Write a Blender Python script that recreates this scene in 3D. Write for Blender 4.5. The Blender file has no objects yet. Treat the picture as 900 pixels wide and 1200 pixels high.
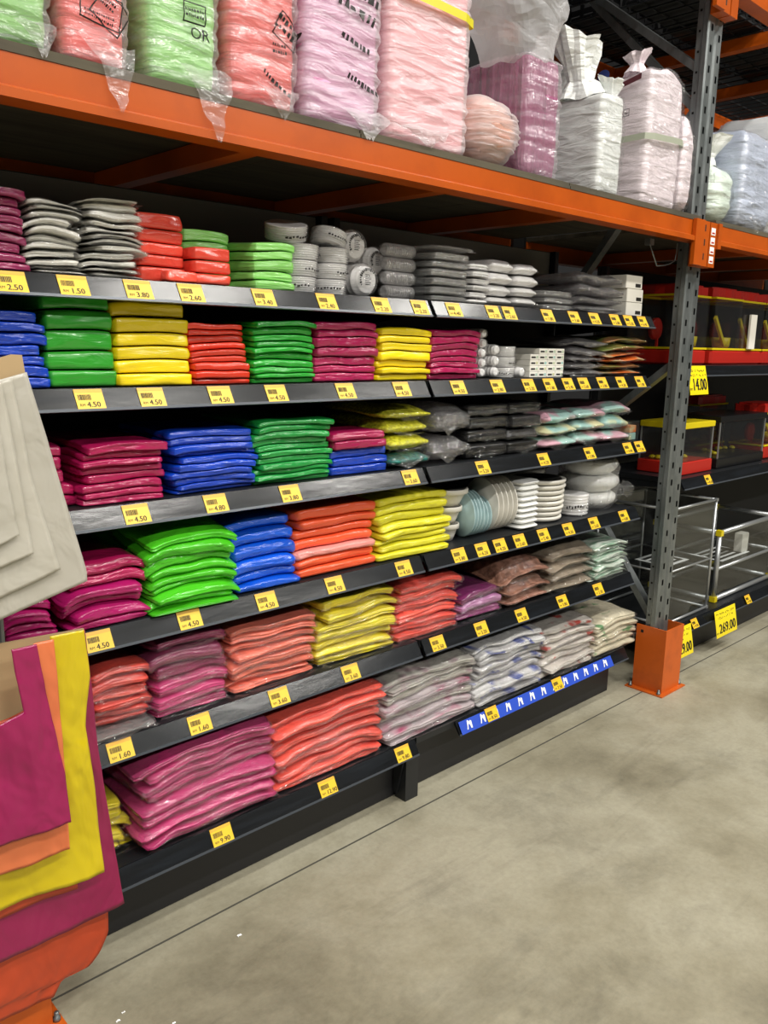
import bpy, math, random
from mathutils import Vector, Matrix, noise
from mathutils.bvhtree import BVHTree

random.seed(11)
SC = bpy.context.scene
COL = SC.collection
PI = math.pi
D = bpy.data


# ------------------------------------------------------------------ materials
def lin(c):
    if isinstance(c, str):
        c = c.lstrip('#')
        c = [int(c[i:i + 2], 16) / 255 for i in (0, 2, 4)]
        c = [x / 12.92 if x <= .04045 else ((x + .055) / 1.055) ** 2.4 for x in c]
    return (c[0], c[1], c[2], 1)


class NT:
    def __init__(s, name):
        s.m = D.materials.new(name)
        s.m.use_nodes = True
        s.t = s.m.node_tree
        s.t.nodes.clear()
        s.out = s.n('ShaderNodeOutputMaterial')

    def n(s, ty, **kw):
        nd = s.t.nodes.new(ty)
        for k, v in kw.items():
            if k.startswith('i_'):
                nd.inputs[k[2:].replace('_', ' ')].default_value = v
            else:
                setattr(nd, k, v)
        return nd

    def l(s, a, b):
        s.t.links.new(a, b)

    def coord(s, scale=(1, 1, 1), rnd=True, kind='Object'):
        tc = s.n('ShaderNodeTexCoord')
        mp = s.n('ShaderNodeMapping')
        mp.inputs['Scale'].default_value = scale
        s.l(tc.outputs[kind], mp.inputs['Vector'])
        if rnd:
            oi = s.n('ShaderNodeObjectInfo')
            mu = s.n('ShaderNodeMath', operation='MULTIPLY')
            mu.inputs[1].default_value = 37.
            s.l(oi.outputs['Random'], mu.inputs[0])
            s.l(mu.outputs[0], mp.inputs['Location'])
        return mp.outputs['Vector']

    def noise(s, vec, scale=1., detail=3., rough=.5, dist=0., ridged=False):
        nd = s.n('ShaderNodeTexNoise')
        if ridged:
            nd.noise_type = 'RIDGED_MULTIFRACTAL'
            nd.normalize = True
        nd.inputs['Scale'].default_value = scale
        nd.inputs['Detail'].default_value = detail
        nd.inputs['Roughness'].default_value = rough
        nd.inputs['Distortion'].default_value = dist
        s.l(vec, nd.inputs['Vector'])
        return nd.outputs['Fac']

    def ramp(s, fac, stops):
        r = s.n('ShaderNodeValToRGB')
        e = r.color_ramp.elements
        while len(e) < len(stops):
            e.new(.5)
        for el, (p, c) in zip(e, stops):
            el.position = p
            el.color = lin(c) if not isinstance(c, (int, float)) else (c, c, c, 1)
        s.l(fac, r.inputs['Fac'])
        return r.outputs['Color']

    def crease(s, vec, soft, dist=.6, sharp=.55):
        """height for creased film: soft folds plus thin sharp ridges"""
        a = s.noise(vec, 1, 3, .5, dist)
        b = s.noise(vec, soft, 2, .5, dist * .6, True)
        m = s.n('ShaderNodeMix', data_type='FLOAT')
        m.inputs[0].default_value = sharp
        s.l(a, m.inputs[2])
        s.l(b, m.inputs[3])
        return m.outputs[0]

    def bump(s, h, strength=.3, dist=.01):
        b = s.n('ShaderNodeBump')
        b.inputs['Strength'].default_value = strength
        b.inputs['Distance'].default_value = dist
        s.l(h, b.inputs['Height'])
        return b.outputs['Normal']

    def mixs(s, fac, a, b):
        mx = s.n('ShaderNodeMixShader')
        if isinstance(fac, (int, float)):
            mx.inputs['Fac'].default_value = fac
        else:
            s.l(fac, mx.inputs['Fac'])
        s.l(a, mx.inputs[1])
        s.l(b, mx.inputs[2])
        return mx.outputs[0]

    def end(s, sh):
        s.l(sh, s.out.inputs['Surface'])
        return s.m


def simple(name, col, rough=.5, metal=0., bumps=None, spec=.5, var=None):
    t = NT(name)
    p = t.n('ShaderNodeBsdfPrincipled')
    p.inputs['Base Color'].default_value = lin(col)
    p.inputs['Roughness'].default_value = rough
    p.inputs['Metallic'].default_value = metal
    p.inputs['Specular IOR Level'].default_value = spec
    if bumps:
        sc, st, ds = bumps
        t.l(t.bump(t.noise(t.coord(sc), 1, 4), st, ds), p.inputs['Normal'])
    if var:
        sc, c2, lo, hi = var
        c = t.ramp(t.noise(t.coord(sc), 1, 5, .6), [(lo, col), (hi, c2)])
        t.l(c, p.inputs['Base Color'])
    return t.end(p.outputs[0])


def plastic(name, col, rough=.3, sc=(14, 14, 55), st=.65, ds=.022, trans=.0, fine=True, spec=.5):
    """coloured film: creases run along the packet, each packet a little different in tone"""
    t = NT(name)
    p = t.n('ShaderNodeBsdfPrincipled')
    p.inputs['Roughness'].default_value = rough
    p.inputs['Specular IOR Level'].default_value = spec
    p.inputs['Coat Weight'].default_value = .55
    p.inputs['Coat Roughness'].default_value = .14
    oi = t.n('ShaderNodeObjectInfo')
    mr = t.n('ShaderNodeMapRange')
    mr.inputs['To Min'].default_value = .86
    mr.inputs['To Max'].default_value = 1.1
    t.l(oi.outputs['Random'], mr.inputs['Value'])
    hs = t.n('ShaderNodeHueSaturation')
    hs.inputs['Color'].default_value = lin(col)
    t.l(mr.outputs[0], hs.inputs['Value'])
    t.l(hs.outputs[0], p.inputs['Base Color'])
    nrm = t.bump(t.crease(t.coord(sc), .8, .6, .45), st, ds)
    t.l(nrm, p.inputs['Normal'])
    t.l(nrm, p.inputs['Coat Normal'])
    sh = p.outputs[0]
    if trans:
        tr = t.n('ShaderNodeBsdfTranslucent')
        t.l(hs.outputs[0], tr.inputs['Color'])
        sh = t.mixs(trans, sh, tr.outputs[0])
    return t.end(sh)


def film(name, haze=.06, tint=(1, 1, 1), sc=(45, 45, 45), st=.9, ds=.012, rough=.12, lo=.05, hi=.55, white=(.85, .85, .85)):
    """clear or milky wrapping film: see-through, glossy on its creases"""
    t = NT(name)
    tr = t.n('ShaderNodeBsdfTransparent')
    tr.inputs['Color'].default_value = (*tint, 1)
    gl = t.n('ShaderNodeBsdfGlossy')
    gl.inputs['Roughness'].default_value = rough
    gl.inputs['Color'].default_value = (.95, .95, .95, 1)
    h = t.crease(t.coord(sc), .7, 1., .6)
    nrm = t.bump(h, st, ds)
    t.l(nrm, gl.inputs['Normal'])
    lw = t.n('ShaderNodeLayerWeight')
    lw.inputs['Blend'].default_value = .35
    t.l(nrm, lw.inputs['Normal'])
    mr = t.n('ShaderNodeMapRange')
    mr.inputs['To Min'].default_value = lo
    mr.inputs['To Max'].default_value = hi
    t.l(lw.outputs['Facing'], mr.inputs['Value'])
    sh = t.mixs(mr.outputs[0], tr.outputs[0], gl.outputs[0])
    if haze:
        df = t.n('ShaderNodeBsdfDiffuse')
        df.inputs['Color'].default_value = (*white, 1)
        tl = t.n('ShaderNodeBsdfTranslucent')
        tl.inputs['Color'].default_value = (*white, 1)
        t.l(nrm, df.inputs['Normal'])
        sh = t.mixs(haze, sh, t.mixs(.4, df.outputs[0], tl.outputs[0]))
    return t.end(sh)


def dotted(name, col, col2, sc, lo, hi, rough=.35, st=.5, bs=(30, 30, 90)):
    """two-tone print or mesh: blotches of a second colour"""
    t = NT(name)
    p = t.n('ShaderNodeBsdfPrincipled')
    p.inputs['Roughness'].default_value = rough
    c = t.ramp(t.noise(t.coord(sc), 1, 2, .5, .3), [(lo, col), (hi, col2)])
    t.l(c, p.inputs['Base Color'])
    t.l(t.bump(t.noise(t.coord(bs), 1, 4, .6), st, .006), p.inputs['Normal'])
    return t.end(p.outputs[0])


def concrete():
    t = NT('worn_concrete')
    v = t.coord((1, 1, 1), False)
    p = t.n('ShaderNodeBsdfPrincipled')
    big = t.noise(v, 1.1, 8, .66, .25)
    c1 = t.ramp(big, [(.3, '#79735f'), (.44, '#938d78'), (.56, '#a6a18d'), (.72, '#8a8470')])
    st = t.noise(v, 2.6, 8, .72, .3)
    s2 = t.ramp(st, [(.32, .55), (.48, .95), (.7, 1.1)])
    mx = t.n('ShaderNodeMix', data_type='RGBA', blend_type='MULTIPLY')
    mx.inputs['Factor'].default_value = .55
    t.l(c1, mx.inputs['A'])
    t.l(s2, mx.inputs['B'])
    fine = t.ramp(t.noise(v, 60, 4, .7), [(.3, .85), (.6, 1.05)])
    m2 = t.n('ShaderNodeMix', data_type='RGBA', blend_type='MULTIPLY')
    m2.inputs['Factor'].default_value = .6
    t.l(mx.outputs['Result'], m2.inputs['A'])
    t.l(fine, m2.inputs['B'])
    sk = t.ramp(t.noise(t.coord((1.2, 7, 1), False), 1, 7, .7, .4), [(.34, .70), (.46, 1.), (.62, 1.), (.75, 1.12)])
    ms = t.n('ShaderNodeMix', data_type='RGBA', blend_type='MULTIPLY')
    ms.inputs['Factor'].default_value = .5
    t.l(m2.outputs['Result'], ms.inputs['A'])
    t.l(sk, ms.inputs['B'])
    m2 = ms
    # sparse dark spots
    vo = t.n('ShaderNodeTexVoronoi')
    vo.inputs['Scale'].default_value = 3.1
    vo.inputs['Randomness'].default_value = 1
    t.l(v, vo.inputs['Vector'])
    wn = t.n('ShaderNodeTexWhiteNoise')
    t.l(vo.outputs['Position'], wn.inputs['Vector'])
    dv = t.n('ShaderNodeMath', operation='DIVIDE')
    t.l(vo.outputs['Distance'], dv.inputs[0])
    t.l(wn.outputs['Value'], dv.inputs[1])
    sp = t.ramp(dv.outputs[0], [(.05, .4), (.11, 1.)])
    m3 = t.n('ShaderNodeMix', data_type='RGBA', blend_type='MULTIPLY')
    m3.inputs['Factor'].default_value = .7
    t.l(m2.outputs['Result'], m3.inputs['A'])
    t.l(sp, m3.inputs['B'])
    t.l(m3.outputs['Result'], p.inputs['Base Color'])
    p.inputs['Roughness'].default_value = .55
    p.inputs['Specular IOR Level'].default_value = .35
    t.l(t.bump(t.noise(v, 35, 6, .7), .15, .004), p.inputs['Normal'])
    return t.end(p.outputs[0])


M = dict(
    concrete=concrete(),
    joint=simple('floor_joint', '#4a483f', .9),
    orange=simple('orange_enamel', '#b9530f', .3, bumps=((6, 6, 6), .04, .02), var=((5, 5, 5), '#a5470c', .45, .75)),
    rackred=simple('dark_rack_paint', '#7a2c12', .45),
    guard=simple('guard_orange', '#c65a14', .45, var=((9, 9, 9), '#a94a10', .5, .8)),
    galv=simple('galvanised_steel', '#8d9292', .42, .75, var=((20, 20, 8), '#6f7575', .35, .7)),
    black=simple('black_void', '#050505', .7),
    charcoal=simple('charcoal_steel', '#1b1d20', .38, .0, bumps=((30, 30, 30), .05, .002)),
    strip=simple('ticket_strip', '#101214', .2, 0, bumps=((3, 12, 12), .12, .01), var=((3, 40, 40), '#1d2126', .45, .8)),
    lip=simple('strip_lip', '#4c5157', .3, .3),
    backp=simple('back_panel', '#141517', .6),
    uppanel=simple('upper_panel', '#77746c', .7),
    plinth=simple('plinth', '#1b1b1e', .5),
    ply=simple('plywood', '#57503f', .8, var=((3, 30, 3), '#3f3a2e', .4, .7)),
    tag=simple('tag_yellow', '#efc52c', .35),
    tagtop=simple('tag_header', '#e7ae34', .4),
    sign=simple('sign_yellow', '#fbe313', .4),
    ink=simple('black_ink', '#191713', .6),
    bluelab=simple('blue_label', '#2c4fc0', .35),
    white=simple('white_print', '#f2f3f2', .5),
    card=simple('brown_cardboard', '#b59a72', .8, bumps=((4, 90, 4), .15, .003)),
    wall=simple('warehouse_wall', '#3c3d40', .8),
    foam=simple('foam_white', '#e8e9e6', .55, bumps=((40, 40, 40), .1, .004)),
    cream=simple('paper_white', '#e9e6dc', .5),
    plate=simple('plate_white', '#dcd9cf', .35),
    aqua=simple('plate_aqua', '#a9c4c6', .25),
    blacklid=simple('black_lid', '#161514', .35),
    blackplastic=simple('black_plastic', '#131314', .28),
    alum=simple('aluminium', '#b4b7b8', .35, .7),
    yellowp=simple('yellow_plastic', '#d9c413', .35),
    redp=simple('red_plastic', '#b3241a', .3),
    strapg=simple('strap_grey_green', '#a5aa98', .4),
    strapy=simple('strap_yellow', '#d8cd1e', .35),
    dotblue=simple('dot_navy', '#2c3a77', .5),
    dotpale=simple('dot_pale_blue', '#a9b9dd', .5),
    redstripe=simple('dark_red_tape', '#54202a', .5),
    # solid bag films
    maroon=plastic('film_maroon', '#a5174f', .28),
    magenta=plastic('film_magenta', '#b91c6c', .28, trans=.15),
    blue=plastic('film_blue', '#0c3fb8', .3),
    royal=plastic('film_royal_blue', '#0a58d6', .3),
    emerald=plastic('film_emerald', '#1b9640', .32),
    green=plastic('film_green', '#21a32d', .32),
    brick_green=plastic('film_brick_green', '#2f9e2a', .34, (9, 9, 30), .4),
    lime=plastic('film_lime', '#55d527', .3, trans=.2),
    yellow=plastic('film_yellow', '#f4d810', .36, (9, 9, 40), .4),
    paleyellow=plastic('film_pale_yellow', '#e9e233', .33, trans=.1),
    red=plastic('film_red', '#e0361c', .34, (10, 10, 50), .4),
    orange_f=plastic('film_orange', '#ef5a30', .36, (10, 10, 50), .4),
    salmon=plastic('film_salmon', '#f39a92', .36),
    redpack=plastic('film_red_pack', '#ee5240', .25, (20, 20, 30), .4),
    palegreen=plastic('film_pale_green', '#93e070', .3, (8, 8, 90), .5),
    winepack=plastic('film_wine', '#8c2a55', .2, (20, 20, 60), .6),
    pinkcore=plastic('core_pink', '#bf3a72', .4, (10, 10, 80), .5),
    plumcore=plastic('core_plum', '#8e2a56', .4, (10, 10, 80), .5),
    coralcore=plastic('core_coral', '#ee5a49', .4, (10, 10, 80), .5),
    saltcore=plastic('core_light_coral', '#ee7a62', .4, (10, 10, 80), .5),
    redcore=plastic('core_red', '#d84537', .4, (10, 10, 80), .5),
    yellowcore=plastic('core_yellow', '#ecdb2c', .4, (10, 10, 80), .5),
    purplecore=plastic('core_purple', '#7c2360', .35),
    lilaccore=plastic('core_lilac', '#a9709c', .4),
    greywhite=plastic('grey_white_bags', '#dddbd2', .35, (10, 10, 90), .8, .02),
    brown=dotted('brown_bands', '#6e4a3a', '#9b6f5c', (45, 45, 45), .35, .65, .5, .9, (50, 50, 50)),
    pinkbrown=dotted('pink_brown_bands', '#c39a88', '#a06a58', (40, 40, 60), .35, .65, .5, .9, (50, 50, 50)),
    foil=dotted('taupe_bundles', '#7c6f5f', '#978a78', (20, 20, 60), .35, .7, .45, .6, (60, 60, 90)),
    straw=dotted('pale_straws', '#d2dcd0', '#8fb49a', (12, 60, 90), .45, .62, .35, .9, (8, 60, 120)),
    news=dotted('grey_printed', '#b4b2a8', '#8a6474', (12, 12, 50), .5, .72, .4, .6),
    newspink=dotted('pink_printed', '#b9aeb0', '#a2325f', (10, 10, 50), .5, .74, .4, .6),
    blueprint=dotted('white_blue_printed', '#c9cac8', '#4f5d9b', (16, 4, 26), .56, .66, .35, .6),
    redprint=dotted('white_red_printed', '#c7c2b8', '#b23a2c', (13, 13, 24), .6, .68, .35, .6),
    beige=dotted('beige_printed', '#cfc6ad', '#5d8a5a', (14, 14, 24), .62, .7, .4, .4),
    ynet=dotted('yellow_net', '#b8b40f', '#e4e23a', (90, 90, 90), .45, .55, .35, .9, (110, 110, 110)),
    teal=dotted('teal_net', '#0d4f4c', '#1d7a72', (70, 70, 70), .4, .6, .3, .9, (90, 90, 90)),
    pastel=dotted('pastel_bag', '#c9c79a', '#9cc4be', (9, 9, 14), .42, .58, .3, .8, (30, 30, 30)),
    pastel2=dotted('pastel_pink_bag', '#cf9fae', '#a8cdc6', (9, 9, 14), .42, .58, .3, .8, (30, 30, 30)),
    snack=dotted('snack_green_brown', '#6d7a35', '#a8794c', (10, 10, 20), .42, .58, .3, .9, (40, 40, 40)),
    snack2=dotted('snack_orange', '#d9702a', '#c9b98f', (10, 10, 20), .45, .6, .3, .9, (40, 40, 40)),
    clearstuff=film('clear_sheet_plastic', .34, (.9, .9, .9), (20, 20, 120), .7, .006, .15, .1, .6, (.72, .72, .7)),
    smoke=film('smoky_sheet_plastic', .26, (.75, .73, .74), (28, 28, 40), 1., .03, .1, .06, .6, (.5, .48, .5)),
    crinkle=film('crinkled_clear_film', .08, (.93, .93, .93), (34, 34, 50), 1., .03, .09, .03, .55, (.8, .8, .8)),
    wrap=film('wrapping_film', .03, (.99, .98, .99), (20, 20, 60), 1., .035, .09, .012, .40),
    thinwrap=film('thin_wrapping_film', .02, (.99, .99, .99), (20, 20, 50), 1., .028, .11, .015, .32),
    clearwrap=film('sheer_wrapping_film', .008, (.99, .99, .99), (24, 24, 50), 1., .025, .1, .012, .2),
    milkheavy=film('heavy_milky_film', .6, (.97, .97, .98), (9, 9, 14), 1., .035, .26, .02, .3, (.9, .9, .92)),
    milk=film('milky_bag_film', .36, (.96, .96, .97), (9, 9, 40), 1., .035, .26, .02, .3, (.9, .9, .92)),
    milkthin=film('thin_milky_film', .2, (.97, .96, .97), (10, 10, 26), 1., .032, .22, .02, .3, (.9, .9, .92)),
    acrylic=film('acrylic_panel', .004, (.90, .91, .91), (2, 2, 2), .02, .001, .03, .015, .16),
    tank=film('tank_panel', .006, (.85, .86, .86), (2, 2, 2), .02, .001, .05, .02, .2),
    b_green=plastic('bundle_green', '#8fd06c', .4, (8, 8, 40), .7, .03),
    b_red=plastic('bundle_red', '#f0605a', .4, (8, 8, 40), .7, .03),
    b_mauve=plastic('bundle_mauve', '#d394b8', .4, (8, 8, 40), .7, .03),
    b_pink=plastic('bundle_pink', '#f0aab0', .4, (8, 8, 40), .7, .03),
    b_plum=plastic('bundle_plum', '#a5527e', .4, (55, 55, 4), .8, .03),
    b_peach=plastic('bundle_peach', '#f2b9a8', .4, (8, 8, 40), .7, .03),
    b_white=plastic('bundle_white', '#e9ecea', .4, (8, 8, 40), .7, .03),
    b_rosewhite=plastic('bundle_rose_white', '#f1e4ea', .4, (8, 8, 40), .7, .03),
    b_mint=plastic('bundle_mint', '#dbe9dd', .4, (8, 8, 40), .7, .03),
    b_blue=plastic('bundle_blue_white', '#cdd6ea', .35, (8, 8, 40), .7, .03),
    hang_white=plastic('hanging_white_film', '#d0ccc0', .35, (9, 9, 9), .6, .03, .35),
    hang_mag=plastic('hanging_magenta_film', '#b31662', .3, (9, 9, 4), .7, .05, .25),
    hang_peach=plastic('hanging_peach_film', '#ee8652', .3, (9, 9, 4), .7, .05, .3),
    hang_yel=plastic('hanging_yellow_film', '#e6cf12', .3, (9, 9, 4), .7, .05, .25),
    hang_red=plastic('hanging_orange_red_film', '#c44824', .4, (9, 9, 4), .7, .05, .25),
    hang_mar=plastic('hanging_maroon_film', '#90124a', .3, (9, 9, 4), .7, .05, .15),
)


# ------------------------------------------------------------------ mesh helpers
class MB:
    """collects shapes; link() turns them into ONE mesh object"""

    def __init__(s):
        s.v, s.f, s.mi, s.sm = [], [], [], []

    def add(s, vs, fs, mi=0, smooth=False):
        o = len(s.v)
        s.v += [tuple(v) for v in vs]
        s.f += [tuple(i + o for i in f) for f in fs]
        s.mi += [mi] * len(fs)
        s.sm += [smooth] * len(fs)
        return s

    def box(s, x0, x1, y0, y1, z0, z1, mi=0, ch=0.):
        if ch <= 0:
            vs = [(x, y, z) for z in (z0, z1) for y in (y0, y1) for x in (x0, x1)]
            fs = [(0, 2, 3, 1), (4, 5, 7, 6), (0, 1, 5, 4), (2, 6, 7, 3), (0, 4, 6, 2), (1, 3, 7, 5)]
            return s.add(vs, fs, mi)
        # chamfered on the upright edges and top/bottom rims
        def ring(i, z):
            return [(x0 + ch + i, y0 + i, z), (x1 - ch - i, y0 + i, z), (x1 - i, y0 + ch + i, z), (x1 - i, y1 - ch - i, z),
                    (x1 - ch - i, y1 - i, z), (x0 + ch + i, y1 - i, z), (x0 + i, y1 - ch - i, z), (x0 + i, y0 + ch + i, z)]
        k = ch * .7
        rs = [ring(k, z0), ring(0, z0 + k), ring(0, z1 - k), ring(k, z1)]
        vs = [p for r in rs for p in r]
        fs = [tuple(range(7, -1, -1)), tuple(range(24, 32))]
        for j in range(3):
            for i in range(8):
                a, b = j * 8 + i, j * 8 + (i + 1) % 8
                fs.append((a, b, b + 8, a + 8))
        return s.add(vs, fs, mi)

    def extrude(s, poly, axis, a, b, mi=0):
        """polygon in the plane across axis, run from a to b"""
        n = len(poly)
        def at(p, t):
            return {'x': (t, p[0], p[1]), 'y': (p[0], t, p[1]), 'z': (p[0], p[1], t)}[axis]
        vs = [at(p, a) for p in poly] + [at(p, b) for p in poly]
        fs = [(i, (i + 1) % n, n + (i + 1) % n, n + i) for i in range(n)] + [tuple(range(n - 1, -1, -1)), tuple(range(n, 2 * n))]
        return s.add(vs, fs, mi)

    def lathe(s, prof, c=(0, 0, 0), axis='z', n=24, mi=0, smooth=True, wob=None, cap=True):
        vs, fs = [], []
        for r, h in prof:
            for i in range(n):
                a = 2 * PI * i / n
                rr = r * (wob(a, h) if wob else 1)
                x, y = rr * math.cos(a), rr * math.sin(a)
                p = {'z': (x, y, h), 'y': (x, h, y), 'x': (h, x, y)}[axis]
                vs.append((p[0] + c[0], p[1] + c[1], p[2] + c[2]))
        for j in range(len(prof) - 1):
            for i in range(n):
                a, b = j * n + i, j * n + (i + 1) % n
                fs.append((a, b, b + n, a + n))
        if cap:
            if prof[0][0] > 1e-6:
                fs.append(tuple(range(n - 1, -1, -1)))
            if prof[-1][0] > 1e-6:
                k = (len(prof) - 1) * n
                fs.append(tuple(range(k, k + n)))
        return s.add(vs, fs, mi, smooth)

    def bar(s, a, b, w, h=None, mi=0, n=4):
        """straight bar from a to b, square (n=4) or round"""
        a, b = Vector(a), Vector(b)
        h = h or w
        d = (b - a).normalized()
        up = Vector((0, 0, 1)) if abs(d.z) < .9 else Vector((1, 0, 0))
        u = d.cross(up).normalized()
        v = u.cross(d)
        vs = []
        for p in (a, b):
            for i in range(n):
                t = 2 * PI * (i + .5) / n
                k = 1 / math.cos(PI / n) if n == 4 else 1
                vs.append(p + u * math.cos(t) * w / 2 * k + v * math.sin(t) * h / 2 * k)
        fs = [(i, (i + 1) % n, n + (i + 1) % n, n + i) for i in range(n)] + [tuple(range(n - 1, -1, -1)), tuple(range(n, 2 * n))]
        return s.add(vs, fs, mi, n > 6)

    def sheet(s, fn, nu, nv, mi=0, smooth=True):
        vs = [fn(i / nu, j / nv) for j in range(nv + 1) for i in range(nu + 1)]
        fs = [(j * (nu + 1) + i, j * (nu + 1) + i + 1, (j + 1) * (nu + 1) + i + 1, (j + 1) * (nu + 1) + i) for j in range(nv) for i in range(nu)]
        return s.add(vs, fs, mi, smooth)

    def text(s, txt, h, fn, mi=0):
        vs, fs = glyphs(txt)
        return s.add([fn(x * h, y * h) for x, y in vs], fs, mi)

    def bvh(s):
        return BVHTree.FromPolygons([Vector(v) for v in s.v], s.f)

    def link(s, name, mats, parent=None, loc=(0, 0, 0)):
        me = D.meshes.new(name)
        L = Vector(loc)
        me.from_pydata([(v[0] - L.x, v[1] - L.y, v[2] - L.z) for v in s.v], [], s.f)
        for m in (mats if isinstance(mats, (list, tuple)) else [mats]):
            me.materials.append(M[m] if isinstance(m, str) else m)
        me.polygons.foreach_set('material_index', s.mi)
        me.polygons.foreach_set('use_smooth', s.sm)
        me.update()
        o = D.objects.new(name, me)
        COL.objects.link(o)
        o.location = L
        if parent is not None:
            o.parent = parent
            o.location = L - wloc(parent)
        return o




def wloc(o):
    v = Vector(o.location)
    while o.parent is not None:
        o = o.parent
        v += Vector(o.location)
    return v


_G = {}


def glyphs(txt):
    """flat outline of a line of text: (points, faces), left edge at 0, capitals about 0.7 high"""
    if txt not in _G:
        cu = D.curves.new('lettering', 'FONT')
        cu.body = txt
        cu.resolution_u = 2
        ob = D.objects.new('lettering', cu)
        COL.objects.link(ob)
        me = ob.to_mesh()
        _G[txt] = ([(v.co.x, v.co.y) for v in me.vertices], [tuple(p.vertices) for p in me.polygons])
        ob.to_mesh_clear()
        D.objects.remove(ob)
        D.curves.remove(cu)
    return _G[txt]


def tag(o, label, cat, group=None, kind=None):
    o['label'] = label
    o['category'] = cat
    if group:
        o['group'] = group
    if kind:
        o['kind'] = kind
    return o


def thing(name, label, cat, loc=(0, 0, 0), group=None):
    o = D.objects.new(name, None)
    COL.objects.link(o)
    o.location = loc
    o.empty_display_size = .05
    return tag(o, label, cat, group)


def struct(o, label, cat):
    return tag(o, label, cat, None, 'structure')


# ------------------------------------------------------------------ soft packets
_TOP = {}


def lattice(nx, ny, nz):
    k = (nx, ny, nz)
    if k not in _TOP:
        idx, pts, fs = {}, [], []
        def p(i, j, m):
            q = (i, j, m)
            if q not in idx:
                idx[q] = len(pts)
                pts.append(q)
            return idx[q]
        for i in range(nx):
            for j in range(ny):
                fs.append((p(i, j, 0), p(i, j + 1, 0), p(i + 1, j + 1, 0), p(i + 1, j, 0)))
                fs.append((p(i, j, nz), p(i + 1, j, nz), p(i + 1, j + 1, nz), p(i, j + 1, nz)))
        for i in range(nx):
            for m in range(nz):
                fs.append((p(i, 0, m), p(i + 1, 0, m), p(i + 1, 0, m + 1), p(i, 0, m + 1)))
                fs.append((p(i, ny, m), p(i, ny, m + 1), p(i + 1, ny, m + 1), p(i + 1, ny, m)))
        for j in range(ny):
            for m in range(nz):
                fs.append((p(0, j, m), p(0, j, m + 1), p(0, j + 1, m + 1), p(0, j + 1, m)))
                fs.append((p(nx, j, m), p(nx, j + 1, m), p(nx, j + 1, m + 1), p(nx, j, m + 1)))
        _TOP[k] = (pts, fs)
    return _TOP[k]


def n3(x, y, z):
    return noise.noise(Vector((x, y, z)))


def soft_box(cx, cy, w, d, lo, hi, rot=0., seed=0., q=.55, r=None, rc=.01, bulge=.004, wr=.002, wf=18., ring=.0,
             nx=12, ny=7, nz=4, zf=2.5, gap=.0006, mb=None, mi=0, smooth=True, shear=0.):
    """a packet between two surfaces lo(x,y) and hi(x,y): soft rims, sides that bulge and crease"""
    pts, fs = lattice(nx, ny, nz)
    ca, sa = math.cos(rot), math.sin(rot)
    rnd = random.Random(seed * 91.7 + 5)
    ro = [rnd.uniform(-1, 1) * ring for _ in range(nz + 1)]
    def sp(i, n):
        a = 2 * i / n - 1
        return .35 * a + .65 * math.sin(a * PI / 2)
    vs = []
    for i, j, m in pts:
        u, v, t = sp(i, nx), sp(j, ny), 2 * m / nz - 1
        x, y = u * w / 2, v * d / 2
        ex, ey = w / 2 - abs(x), d / 2 - abs(y)
        e = min(ex, ey)
        if ex < rc and ey < rc:
            dx, dy = rc - ex, rc - ey
            mm, ln = max(dx, dy), math.hypot(dx, dy)
            if ln > 0:
                x -= math.copysign(dx - dx * mm / ln, x)
                y -= math.copysign(dy - dy * mm / ln, y)
        side = i in (0, nx) or j in (0, ny)
        X0, Y0 = cx + x * ca - y * sa, cy + x * sa + y * ca
        zl, zh = lo(X0, Y0) + gap, hi(X0, Y0) - gap
        hh = max(zh - zl, .002)
        rr = r or hh * .8
        k = min(e / rr, 1)
        f = q + (1 - q) * math.sqrt(max(0, 1 - (1 - k) ** 2))
        if side:
            f = q
        z = (zl + zh) / 2 + t * hh / 2 * f
        if side:
            off = bulge * math.sqrt(max(0, 1 - t * t)) + ro[m] + wr * n3(X0 * wf, Y0 * wf, z * wf * zf + seed)
            nxx = math.copysign(1, u) if i in (0, nx) else 0
            nyy = math.copysign(1, v) if j in (0, ny) else 0
            ln = math.hypot(nxx, nyy) or 1
            x += nxx / ln * off
            y += nyy / ln * off
        else:
            z -= t * abs(n3(X0 * wf * .6, Y0 * wf * .6, seed + t)) * min(wr * .8, hh * .15)
        x += shear * (z - lo(cx, cy))
        vs.append((cx + x * ca - y * sa, cy + x * sa + y * ca, z))
    mb = mb or MB()
    mb.add(vs, fs, mi, smooth)
    return mb


def flap(mb, p, du, dv, seed, mi=0, n=4, amp=.006, lo=None, hi=None):
    """a loose corner of film: a crumpled triangle from p along du and dv"""
    p, du, dv = Vector(p), Vector(du), Vector(dv)
    nn = du.cross(dv).normalized()
    vs, fs, idx = [], [], {}
    for i in range(n + 1):
        for j in range(n + 1 - i):
            a, b = i / n, j / n
            q = p + du * a + dv * b + nn * amp * n3(a * 3 + seed, b * 3, seed * 1.7) * 1.8
            if lo:
                q.z = max(min(q.z, hi(q.x, q.y) - .0012), lo(q.x, q.y) + .0012)
            idx[i, j] = len(vs)
            vs.append(q)
    for i in range(n):
        for j in range(n - i):
            fs.append((idx[i, j], idx[i + 1, j], idx[i, j + 1]))
            if (i + 1, j + 1) in idx:
                fs.append((idx[i + 1, j], idx[i + 1, j + 1], idx[i, j + 1]))
    mb.add(vs, fs, mi, False)


ORD = ['lowest', 'second', 'third', 'fourth', 'fifth', 'sixth', 'seventh', 'eighth', 'ninth', 'tenth', 'eleventh', 'twelfth', 'thirteenth']


def ordinal(k, n):
    if n == 1:
        return 'lying alone'
    if k == 0:
        return 'lowest'
    if k == n - 1:
        return 'topmost'
    return ORD[k] + ' up'


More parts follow.
